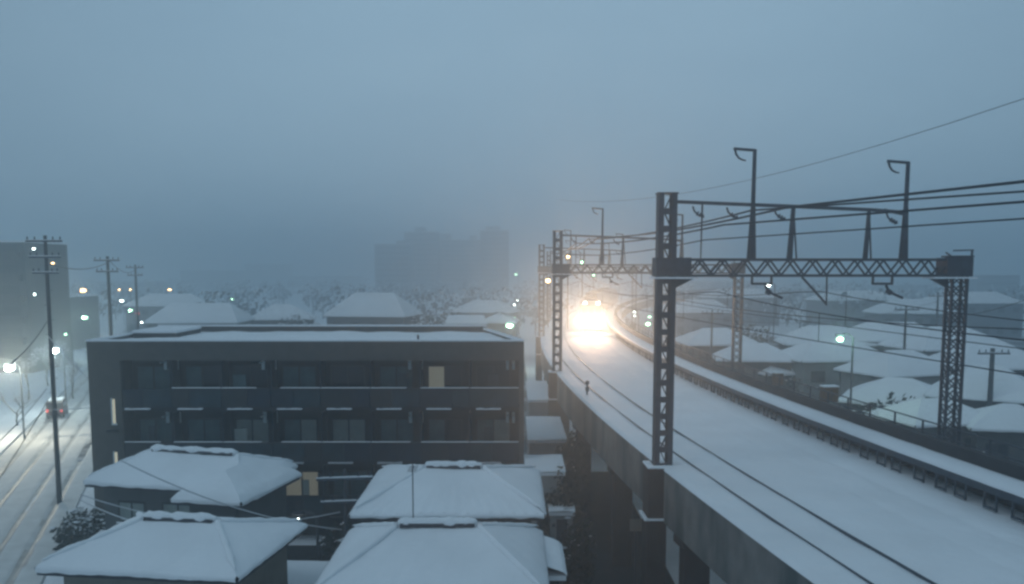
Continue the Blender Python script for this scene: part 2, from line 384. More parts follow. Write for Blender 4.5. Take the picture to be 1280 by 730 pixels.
def gantry(Y, px_left, span, rot, label):
    base = atY(px_left, 338, Y); loc = Vector((base.x, Y, ZD))
    t = empty('catenary_gantry', loc, rot, label, 'gantry', 'catenary gantries over the viaduct')
    c = HC - ZD                                     # camera level in local z
    Bt, Bb = c + .44, c - .24
    lattice_mast(0, .05, c + 2.75).build('lattice_mast', 'steel', t)
    lattice_mast(span, -.6, Bt + .02, .64, .5, .5, False).build('lattice_mast', 'steel', t)
    g = MB(); g.box(span-.45, -.35, Bt+.04, span+.42, .35, Bt+.1); g.bar((span-.3,-.3,Bt),(span-.3,.3,Bt+.22),.05); g.bar((span+.35,-.3,Bt),(span+.35,-.3,Bt+.3),.06); g.bar((span-.35,-.3,Bt+.28),(span+.4,-.3,Bt+.3),.05)
    g.build('mast_cap', 'steel', t)
    # truss beam
    g = MB(); x0, x1 = .42, span - .4
    for y in (-.28, .28):
        for z in (Bt - .05, Bb + .05): g.box(x0, y-.05, z-.045, x1, y+.05, z+.045)
        n = int(round((x1 - x0) / .42)); h = (x1 - x0) / n
        for i in range(n):
            a = (x0+i*h, y, Bb+.07 if i%2 else Bt-.07); b = (x0+(i+1)*h, y, Bt-.07 if i%2 else Bb+.07); g.bar(a, b, .03, .065)
    for i in range(0, 14):
        x = x0 + (x1-x0)*i/13; g.bar((x,-.24,Bt-.05),(x,.24,Bt-.05),.05); g.bar((x,-.24,Bb+.05),(x,.24,Bb+.05),.05)
    g.build('truss_beam', 'steel', t)
    g = MB(); 
    for i in range(40):
        xa = x0+(x1-x0)*i/40; xb = x0+(x1-x0)*(i+1)/40
        g.add([(xa,-.33,Bt),(xb,-.33,Bt),(xb,-.23,Bt+.05+.02*nz(xb,0,0,2)),(xa,-.23,Bt+.05+.02*nz(xa,0,0,2))],[(0,1,2,3)])
    for xx, ww in ((0, .85), (span, .6)):
        g = MB(); g.box(xx-.42, -.42, Bb+.02, xx+ww, .42, Bt+.02) if xx == 0 else g.box(xx-ww, -.42, Bb+.02, xx+.36, .42, Bt+.02)
        g.build('gusset_box', 'steel', t)
        g = MB(); a0, a1 = (xx-.5, xx+1.1) if xx == 0 else (xx-1.1, xx+.5)
        g.box(a0, -.48, Bb-.06, a1, .48, Bb+.0); g.build('ledge_snow', 'snow', t)
        g = MB(); s = 1 if xx == 0 else -1
        g.add([(xx+s*.36,-.1,Bb-.07),(xx+s*1.0,-.1,Bb-.07),(xx+s*.36,-.1,Bb-.4),(xx+s*.36,.1,Bb-.07),(xx+s*1.0,.1,Bb-.07),(xx+s*.36,.1,Bb-.4)],[(0,1,2),(3,5,4),(0,3,4,1),(1,4,5,2),(2,5,3,0)])
        g.build('corner_gusset', 'steel', t)
    # top bar and uprights
    tb = [(.35,0,c+2.48),(4.7,0,c+2.32),(7.6,0,c+2.2),(8.9,0,c+2.1)]
    g = MB()
    for a, b in zip(tb, tb[1:]): g.bar(a, b, .1, .12)
    g.bar((8.0,0,c+2.2),(8.9,0,c+2.02),.08,.1); g.build('top_bar', 'steel', t)
    for x, z, w0, w1 in ((1.3, 2.4, .07, .06), (4.65, 2.3, .34, .12), (7.45, 2.2, .28, .1)):
        g = MB(); g.bar((x-w0/4,0,Bt),(x,0,c+z),w0*.5,w0*.5,w1,w1)
        if w0 > .1: g.bar((x+w0/2,0,Bt),(x+.02,0,c+z-.2),.05); g.bar((x-w0/2,0,Bt),(x-.02,0,c+z-.2),.05)
        g.build('upright', 'steel', t)
    for x, z in ((3.15, 4.35), (8.8, 3.93)):
        g = MB(); g.bar((x,0,Bt),(x+.02,0,c+z),.14,.14,.11,.11)
        g.bar((x-.13,0,Bt),(x-.03,0,c+2.3),.07); g.bar((x+.13,0,Bt),(x+.06,0,c+2.3),.07)
        pole = g.build('tall_pole', 'steel', t)
        g = MB(); g.bar((x+.05,0,c+z-.03),(x-.75,0,c+z+.03),.1,.09)
        g.tube([(x-.7,0,c+z),(x-.66,0,c+z-.16),(x-.56,0,c+z-.3),(x-.42,0,c+z-.37),(x-.3,0,c+z-.39)],.045,6,.03)
        g.build('hook_arm', 'steel', pole)
    # insulator hangers below the top bar
    for x in (.95, 2.2, 3.95, 8.1):
        g = MB(); z = c + 2.3 - .03*x
        g.tube([(x,0,z+.05),(x+.06,0,z-.12),(x+.2,0,z-.26),(x+.42,0,z-.34)],.035,6); 
        for k in range(3): g.tube([(x+.16+.09*k,0,z-.2-.05*k),(x+.2+.09*k,0,z-.22-.05*k)],.08,8)
        g.build('insulator_hanger', 'steel', t)
    # registration brackets under the beam
    for x in (3.2, 7.7):
        g = MB(); z = Bb
        g.bar((x,0,z+.02),(x,0,z-.27),.07); g.bar((x+.72,0,z+.02),(x+.72,0,z-.27),.07); g.bar((x,0,z-.25),(x+.75,0,z-.25),.08)
        g.tube([(x+.5,0,z-.3),(x+.62,0,z-.55),(x+1.15,0,z-.78)],.05,6)
        g.tube([(x+.55,0,z-.5),(x+.7,0,z-.6)],.1,8)
        g.build('registration_arm', 'steel', t)
    g = MB(); g.bar((5.05,0,Bb),(6.0,0,Bb-1.0),.07); g.bar((5.98,0,Bb),(6.0,0,Bb-1.05),.045); g.build('diagonal_brace', 'steel', t)
    # pedestals
    for xx in (0, span):
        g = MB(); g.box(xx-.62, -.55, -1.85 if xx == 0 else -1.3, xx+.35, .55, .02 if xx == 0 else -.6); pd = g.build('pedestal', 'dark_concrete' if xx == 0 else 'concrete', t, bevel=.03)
        if xx == 0:
            g = MB(); g.box(-.64, -.57, .02, -.36, .57, .1); g.box(-.36, -.57, .02, .36, -.27, .1); g.build('pedestal_snow', 'snow', pd, bevel=.03)
            g = MB(); g.box(-.75, -.65, -1.93, .1, .65, -1.85); g.build('ledge', 'snow', pd, bevel=.02)
            g = MB(); g.box(-.62, -.5, -ZD-.3, .1, .5, -1.93); g.build('pier_column', 'dark_concrete', pd)
    return t
G = [(32.4, 832, 10.85, 0.03, 'nearest lattice gantry with the tallest mast, seen whole over the track'),
     (63.0, 697, 12.9, 0.0, 'second gantry along the curve, in the glow of the train light'),
     (97.0, 677, 12.6, -0.03, 'hazy gantry just in front of the train'),
     (131.0, 686, 12.6, -0.08, 'faint gantry behind the train, mostly hidden in haze')]
for a in G: gantry(*a)

# ------------------------------------------------------------------ overhead wires
def sag(p, q, s, n=14):
    return [Vector(p).lerp(Vector(q), i/n) - Vector((0,0,4*s*(i/n)*(1-i/n))) for i in range(n+1)]
def wire(name, pts, r, m, label, cat='wire', group=None):
    g = MB(); g.tube(pts, r, 6); return tag(g.build(name, m, smooth=True), label, cat, group)
FW = 'feeder wires on the gantry tops'
feed = [((985,259),(1270,228,23.0),(748,297),'thickest and topmost feeder wire running over the gantry top bar',.045),
        ((939,263),(1269,240,24.7),(735,299),'second feeder wire from the top, just under the thickest one',.035),
        ((905,281),(1269,253,21.6),(720,304),'third feeder wire from the top, held on a gantry hanger',.035),
        ((880,300),(1269,274,19.0),(710,318),'lowest and thinnest feeder wire passing above the truss beam',.022)]
for (a, b, c2, lab, r) in feed:
    A = atY(*a, 32.4); B = atY(b[0], b[1], b[2]); B2 = A + (B - A) * 2.6; C_ = atY(*c2, 63); D_ = atY(677 + (c2[0]-697)*.65, 338-(338-c2[1])*.65, 97); E_ = atY(690+(c2[0]-697)*.5, 338-(338-c2[1])*.48, 131)
    pts = [B2] + [B2.lerp(A, i/8) for i in range(1, 8)] + sag(A, C_, .25)[:-1] + sag(C_, D_, .3)[:-1] + sag(D_, E_, .3)
    wire('feeder_wire', pts, r, 'wire', lab, 'wire', FW)
def uwire(u, z): return [tp(y, u, z) for y in range(-20, 200, 3)]
def messenger(u):
    p = []
    for y in range(-30, 200, 2):
        k = ((y - 32.4) % 32.5) / 32.5; p.append(tp(y, u, ZD + 6.55 - .55 * 4 * k * (1 - k)))
    return p
for u, l in ((5.85, 'right'), (1.9, 'left')):
    t = empty('overhead_line', tp(30, u, ZD + 5.3), 0, {'right': 'sagging overhead line with droppers above the buried track beside the cable trough', 'left': 'sagging overhead line with droppers above the two visible rails'}[l], 'overhead line', 'overhead contact lines')
    off = -t.location
    g = MB(); g.tube(uwire(u, ZD + 5.35), .014, 5); g.build('contact_wire', 'wire', t).location = off
    mpts = messenger(u)
    g = MB(); g.tube(mpts, .016, 5); g.build('messenger_wire', 'wire', t).location = off
    for i, p in enumerate(mpts[18:70:3]):
        g = MB(); g.bar(p, (p.x, p.y, ZD + 5.35), .014); g.build('dropper', 'wire', t).location = off
wire('distant_wire', sag(atY(1290, 120, 60), atY(700, 250, 160), 2.5), .03, 'wire', 'faint lone wire crossing the upper right sky')
wire('side_feeder_wire', sag(atY(1290, 412, 26), atY(846, 374, 60), .3), .022, 'wire', 'thin wire beyond the gantry masts, above the snowy roofs')

# ------------------------------------------------------------------ train
def train():
    Y0 = 103.0; u = 5.8
    t = empty('train', tp(Y0, u, ZD + .1), 0, 'approaching commuter train with blazing headlights on the curved viaduct', 'train')
    off = -t.location
    for k in range(4):
        ya = Y0 + 18.6 * k; pa = tp(ya, u, ZD + .1); pb = tp(ya + 18.1, u, ZD + .1)
        d = (pb - pa).normalized(); s = Vector((d.y, -d.x, 0)); up = Vector((0,0,1))
        def P(a, x, z): return pa + d*a + s*x + up*z + off
        prof = [(-1.35,.75),(-1.42,1.0),(-1.45,1.6),(-1.43,2.6),(-1.3,3.25),(-1.0,3.52),(-.5,3.66),(0,3.7),(.5,3.66),(1.0,3.52),(1.3,3.25),(1.43,2.6),(1.45,1.6),(1.42,1.0),(1.35,.75)]
        g = MB(); g.sweep([[P(0, x*.96, z*.99), P(.12, x, z), P(18.0, x, z), P(18.1, x*.97, z)] for x, z in prof])
        b = g.build('car_body', 'train', t)
        g = MB()
        for q in (2.2, 4.2, 13.0, 15.0):
            for x in (-.72, .72): 
                c = P(q, x, .43); g.tube([c - s*.07, c + s*.07], .43, 14)
            g.bar(P(q,-.7,.43), P(q,.7,.43), .12)
        g.build('bogie', 'steel', b)
        for sd_ in (-1, 1):
            g = MB()
            for q in (1.6, 4.6, 7.6, 10.6, 13.6):
                g.add([P(q,sd_*1.455,1.75),P(q+1.9,sd_*1.455,1.75),P(q+1.9,sd_*1.44,2.6),P(q,sd_*1.44,2.6)],[(0,1,2,3)])
            g.build('side_windows', 'glass', b)
        g = MB(); c = P(6, 0, 3.95)
        g.bar(P(4,-.6,3.8),P(8,-.6,3.8),.3,.25); g.bar(P(4,.6,3.8),P(8,.6,3.8),.3,.25); g.box(c.x-.7,c.y-1.2,c.z-.3,c.x+.7,c.y+1.2,c.z+.05); g.build('roof_unit', 'steel', b)
        if k == 0:
            g = MB(); g.add([P(-.015,-1.1,1.85),P(-.015,-.42,1.85),P(-.015,-.42,2.85),P(-.015,-1.05,2.85)],[(0,1,2,3)]); g.add([P(-.015,.42,1.85),P(-.015,1.1,1.85),P(-.015,1.05,2.85),P(-.015,.42,2.85)],[(0,1,2,3)])
            g.add([P(-.015,-.3,1.0),P(-.015,.3,1.0),P(-.015,.3,2.85),P(-.015,-.3,2.85)],[(0,1,2,3)]); g.build('windscreen', 'glass', b)
            for x in (-.95, .95):
                hl = MB(); q = P(-.05, x, 1.2); hl.ball((q.x, q.y, q.z), .24, 1.2, .5, .9); h = hl.build('headlight', 'head', t, smooth=True)
                mk = MB(); q = P(-.05, x*.8, 3.42); mk.ball((q.x, q.y, q.z), .13, 1.4, .5, .8); mk.build('marker_lamp', 'marker', t, smooth=True)
                ld = bpy.data.lights.new('headlight_beam', 'SPOT'); ld.energy = TRAIN_E; ld.color = (1, .62, .40); ld.spot_size = R(40); ld.spot_blend = 1; ld.shadow_soft_size = .15
                lo = bpy.data.objects.new('headlight_beam', ld); COL.objects.link(lo); lo.location = P(-.45, x, 1.25); lo.parent = t
                tgt = Vector((-9.5, -100, 11.0)); lo.rotation_euler = tgt.to_track_quat('-Z', 'Y').to_euler()
            g = MB(); g.bar(P(.1,-1.2,.55),P(.1,1.2,.55),.3,.5); g.build('skirt', 'steel', b)
            g = MB(); c = P(12,0,3.8)
            g.bar(c+Vector((-.6,0,0)), c+Vector((0,.9,.7)), .05); g.bar(c+Vector((.6,0,0)), c+Vector((0,.9,.7)), .05); g.bar(c+Vector((0,.9,.7)), c+Vector((0,0,1.3)), .05); g.bar(c+Vector((-.7,0,1.3)), c+Vector((.7,0,1.3)), .05)
            g.build('pantograph', 'steel', b)
TRAIN_E = 19000
train()
# small trackside marker on the deck
p = tp(51.0, .55, ZD + .05)
t = empty('track_marker', p, 0, 'small dark two-knobbed trackside marker post standing in the deck snow', 'marker post')
g = MB(); g.bar((0,0,0),(0,0,.6),.09); g.build('post', 'steel', t)
g = MB(); g.tube([(0,-.06,.72),(0,.06,.72)],.13,12); g.build('upper_disc', 'steel', t)
g = MB(); g.box(-.1,-.08,.22,.1,.08,.46); g.build('lower_box', 'steel', t)

# ------------------------------------------------------------------ houses
def slope(g, a, b, c, d, nu, nv, th, corr=.0, sd=0, amp=.05):
    """snow surface over roof quad a-b (eave) to d-c (ridge)"""
    a, b, c, d = map(Vector, (a, b, c, d)); vs = []
    for j in range(nv+1):
        v = j/nv; l = a.lerp(d, v); r = b.lerp(c, v)
        for i in range(nu+1):
            p = l.lerp(r, i/nu); q = p.copy()
            e = min(1, v*nv/1.2)
            q.z += th * (.55 + .45*e) + amp * nz(p.x+sd, p.y, sd, .55) + amp*.5 * nz(p.x+sd, p.y, sd, 1.9)
            if corr: q.z += corr * math.cos((a.lerp(b, i/nu) - a).length * 2*math.pi / .42) * max(0, 1 - v*1.6)
            vs.append(q)
    n = nu+1; g.add(vs, [(j*n+i, j*n+i+1, (j+1)*n+i+1, (j+1)*n+i) for j in range(nv) for i in range(nu)])
def hip(parent, x0, y0, x1, y1, ze, zr, inset, sd=0, detail=True, th=.22, corr=0., ridge=True, axis='x'):
    """roof + snow of a hip roof in local coordinates, ridge along x (or y)"""
    if axis == 'x':
        my = (y0+y1)/2; ra = (x0+inset, my, zr); rb = (x1-inset, my, zr)
        quads = [((x0,y0,ze),(x1,y0,ze),rb,ra), ((x1,y1,ze),(x0,y1,ze),ra,rb), ((x1,y0,ze),(x1,y1,ze),rb,rb), ((x0,y1,ze),(x0,y0,ze),ra,ra)]
    else:
        mx = (x0+x1)/2; ra = (mx, y0+inset, zr); rb = (mx, y1-inset, zr)
        quads = [((x1,y0,ze),(x1,y1,ze),rb,ra), ((x0,y1,ze),(x0,y0,ze),ra,rb), ((x0,y0,ze),(x1,y0,ze),ra,ra), ((x1,y1,ze),(x0,y1,ze),rb,rb)]
    g = MB(); corners = [(x0,y0,ze),(x1,y0,ze),(x1,y1,ze),(x0,y1,ze)]
    g.add(corners + [(x,y,z-.16) for x,y,z in corners] + [ra, rb], [(7,6,5,4),(0,1,5,4),(1,2,6,5),(2,3,7,6),(3,0,4,7)] + ([(0,1,9,8),(1,2,9),(2,3,8,9),(3,0,8)] if axis=='x' else [(1,2,9,8),(3,0,8,9),(0,1,8),(2,3,9)]))
    roof = g.build('roof', 'tile', parent)
    g = MB()
    L1 = x1-x0; D1 = y1-y0
    for k, q in enumerate(quads):
        ln = (Vector(q[0])-Vector(q[1])).length
        nu = max(4, int(ln/(.105 if (detail and corr) else .4))); nv = 10 if detail else 4
        slope(g, *q, nu, nv, th, corr if k in (0,2) else 0, sd + k*0, .065 if detail else .04)
    # snow edge skirt
    ns_ = 40 if detail else 10
    for a, b in zip(corners, corners[1:]+corners[:1]):
        a = Vector(a); b = Vector(b); vs = []
        for i in range(ns_+1):
            p = a.lerp(b, i/ns_); nrm = Vector((b.y-a.y, a.x-b.x, 0)).normalized()
            t_ = th*.55 + .065*nz(p.x+sd, p.y, sd, .55) + .0325*nz(p.x+sd, p.y, sd, 1.9)
            dr = .05*nz(p.x, p.y, 9+sd, 2.2)
            vs += [p + nrm*(.05) + Vector((0,0,-.05+dr)), p + nrm*.09 + Vector((0,0,t_*.45)), p + Vector((0,0,t_+.004))]
        g.add(vs, [(3*i+k, 3*i+3+k, 3*i+4+k, 3*i+1+k) for i in range(ns_) for k in (0,1)])
    g.build('roof_snow', 'snow', roof, smooth=True)
    if ridge and detail:
        g = MB()
        def ridge_snow(a, b, r, n, taper=False):
            a = Vector(a); b = Vector(b); pts = [a.lerp(b, i/n) + Vector((0,0,th+.05+.03*nz(i*.7, sd, 0, 1))) for i in range(n+1)]
            m = 8; nn, u, t_ = g.frame(a, b); vs = []
            for i, p in enumerate(pts):
                rr = r * (1 + .4*nz(i*.23, sd, 3, 1)) * (min(1, .25 + i/n*3.5) if taper else min(1, .5 + min(i, n-i)*.3))
                for k in range(m): an = 2*math.pi*k/m; vs.append(p + u*math.cos(an)*rr + Vector((0,0,1))*math.sin(an)*rr*.9)
            fs = [(i*m+k, i*m+(k+1)%m, (i+1)*m+(k+1)%m, (i+1)*m+k) for i in range(n) for k in range(m)]
            fs += [tuple(range(m)), tuple(n*m+k for k in range(m))]; g.add(vs, fs)
        ridge_snow(ra, rb, .19, 30)
        o = g.build('ridge_snow', 'snow', roof, smooth=True)
        cs = [((x0,y0,ze),ra),((x1,y0,ze),rb),((x1,y1,ze),rb),((x0,y1,ze),ra)] if axis=='x' else [((x0,y0,ze),ra),((x1,y0,ze),ra),((x1,y1,ze),rb),((x0,y1,ze),rb)]
        for a, b in cs:
            g = MB(); ridge_snow(Vector(a).lerp(Vector(b), .05) - Vector((0,0,.03)), Vector(a).lerp(Vector(b), .97) - Vector((0,0,.06)), .1, 26, True)
            g.build('hip_snow', 'snow', roof, smooth=True)
        # dark tile strip, with the shade under the ridge snow put into it
        g = MB()
        a = Vector(ra); b = Vector(rb); n = max(4, int((b-a).length/.14)); side = Vector((0,-1,0)) if axis=='x' else Vector((1,0,0)); vs = []
        for i in range(n+1):
            p = a.lerp(b, .03 + .94*i/n) + side*.185; d_ = .012*(i%2) + .03*nz(i*.4, sd, 7, 1)
            vs += [p + Vector((0,0,th+.07)), p + side*.03 + Vector((0,0,th-.06+d_)), p - side*.12 + Vector((0,0,th-.1))]
        g.add(vs, [(3*i+k, 3*i+3+k, 3*i+3+(k+1)%3, 3*i+(k+1)%3) for i in range(n) for k in range(3)])
        g.build('ridge_tile_shade', 'tile', roof)
    return roof
def window(parent, x, y, z, w, h, face='y-', pane='glass', sill=True, fr='frame'):
    """window on a wall: frame proud of wall, pane set in it"""
    g = MB(); t = .06
    def B(a0, b0, c0, a1, b1, c1):
        if face == 'y-': g.box(x+a0, y-b1, z+c0, x+a1, y-b0, z+c1)
        elif face == 'x+': g.box(x+b0, y+a0, z+c0, x+b1, y+a1, z+c1)
        elif face == 'x-': g.box(x-b1, y+a0, z+c0, x-b0, y+a1, z+c1)
    B(0,-.02,0,w,.05,t); B(0,-.02,h-t,w,.05,h); B(0,-.02,t,t,.05,h-t); B(w-t,-.02,t,w,.05,h-t); B(w/2-.03,-.02,t,w/2+.03,.045,h-t)
    f = g.build('window', fr, parent)
    g = MB(); B(t,-.02,t,w/2-.03,.02,h-t); B(w/2+.03,-.02,t,w-t,.02,h-t); g.build('pane', pane, f)
    if sill:
        g = MB(); B(-.05,.052,-.06,w+.05,.14,0.0); g.build('sill_snow', 'snow', f)
    return f

def house_root(p, rot, label, group=None): return empty('house', (p[0], p[1], 0), rot, label, 'house', group)
NEAR = 'snow covered houses in front of the dark block'
# A  (behind, right)
a0 = onz(438, 640, 5.85); a1 = onz(680, 638, 5.85)
hA = house_root((a0.x, a0.y), 0, 'square snow roofed house behind the nearest house, directly before the dark block', NEAR)
W_ = a1.x - a0.x
g = MB(); g.box(.45, .45, -.2, W_-.45, 6.6, 5.62); wl = g.build('wall', 'wall_grey', hA)
hip(hA, 0, 0, W_, 7.1, 5.68, 6.5, 2.35, 1, corr=.016)
for x in (1.0, 4.2): window(hA, x, .45, 3.5, 1.6, 1.2)
for x in (1.0, 4.2): window(hA, x, .45, .9, 1.7, 1.6)
# B  (front, right)
b0 = onz(448, 654, 5.6); b1 = onz(674, 656, 5.6)
hB = house_root((b0.x - .25, b0.y - 6.6), 0, 'nearest house at the bottom middle, broad snowy hip roof with antenna', NEAR)
WB = b1.x - b0.x + .3
g = MB(); g.box(.45, .45, -.2, WB-.45, 6.0, 5.28); g.build('wall', 'wall_grey', hB)
rB = hip(hB, 0, 0, WB, 6.5, 5.3, 6.33, 2.1, 5, corr=.008)
g = MB(); g.box(WB-.45, 3.5, -.2, WB+.5, 6.0, 4.72); g.build('side_wing_wall', 'wall_dark', hB)
g = MB(); slope(g, (WB+.75, 3.2, 4.8), (WB+.75, 6.3, 4.8), (WB-.3, 6.3, 5.15), (WB-.3, 3.2, 5.15), 14, 8, .22, 0, 3)
g.box(WB-.3, 3.22, 4.72, WB+.71, 6.28, 4.86); g.build('side_wing_roof', 'snow', hB)
window(hB, 1, .45, 3.4, 1.6, 1.2); window(hB, 4, .45, 3.4, 1.6, 1.2)
# C  (behind, left) rotated
cC = onz(106, 604, 5.6)
hC = house_root((cC.x, cC.y), R(-13), 'larger L shaped house at the back left with projecting wing, beside the road', NEAR)
g = MB(); g.box(.5, .5, -.2, 6.8, 4.4, 5.58); g.build('wall', 'wall_grey', hC)
g = MB(); g.box(5.4, -.75, -.2, 7.45, .5, 5.4); g.box(6.81, .5, -.2, 7.45, 3.4, 5.4); g.build('wing_wall', 'wall_grey', hC)
hip(hC, 0, 0, 7.2, 4.9, 5.6, 6.4, 1.5, 8)
hip(hC, 4.9, -1.15, 7.9, 3.9, 5.45, 6.2, 1.45, 12, ridge=False, axis='y')
window(hC, 4.6, .5, 3.6, 1.5, 1.25, pane='glass')
window(hC, 1.2, .5, 3.9, 1.3, .9, pane='curtain'); window(hC, 3.3, .5, 3.6, 1.5, 1.25, pane='curtain')
g = MB(); slope(g, (.3,-.75,3.05),(5.4,-.75,3.05),(5.4,.5,3.35),(.3,.5,3.35),16,4,.12,0,2); g.box(.3,-.72,2.95,5.4,.48,3.1); g.build('canopy', 'snow', hC)
window(hC, 1.2, .5, .8, 1.8, 1.7); window(hC, 4.2, .5, .8, 1.8, 1.7); window(hC, 6.2, -.8, 3.3, 1.2, 1.0)
# D  (front, left)
dC = onz(58, 703, 5.6)
hD = house_root((-14.2, 25.5), R(-8), 'nearest house at the bottom left corner beside the road, smooth snowy roof', NEAR)
g = MB(); g.box(.5, .5, -.2, 5.8, 4.9, 5.58); g.build('wall', 'wall_tan', hD)
hip(hD, 0, 0, 6.3, 5.4, 5.6, 6.3, 1.9, 17)
g = MB(); g.box(-.6, 1.2, -.2, .5, 4.2, 3.2); g.build('porch', 'wall_dark', hD)
window(hD, 1, .5, 3.4, 1.6, 1.2); window(hD, 3.8, .5, 3.4, 1.6, 1.2)
# low lean-to right of D
p = onz(346, 704, 3.6)
t = empty('shed', (p.x, p.y - 3.0, 0), 0, 'low flat snow covered shed in the gap between the two nearest houses', 'shed')
g = MB(); g.box(.1, .1, -.1, 2.3, 2.9, 3.4); g.build('wall', 'wall_dark', t)
g = MB(); slope(g, (0,0,3.4),(2.5,0,3.4),(2.5,3.0,3.5),(0,3.0,3.5),10,10,.2,0,4); g.box(.02,.02,3.36,2.48,2.98,3.5); g.build('roof_snow', 'snow', t, smooth=False)

# TV antenna on house B
t = empty('tv_antenna', (hB.location.x + WB*.385, hB.location.y + 3.25, 6.46), 0, 'thin dark antenna pole on the ridge of the nearest house', 'antenna')
g = MB(); g.tube([(0,0,-.1),(0,0,2.2)], .018, 6); g.build('pole', 'steel', t)
g = MB(); g.tube([(0,-.35,1.85),(0,.45,1.85)], .012, 5)
for k in range(5): g.tube([(-.14,-.3+.17*k,1.86),(.14,-.3+.17*k,1.86)], .008, 4)
g.build('aerial', 'steel', t)
g = MB(); g.ball((0,0,.03),.17,1.3,1,.8); g.build('base_snow', 'snow', t, smooth=True)

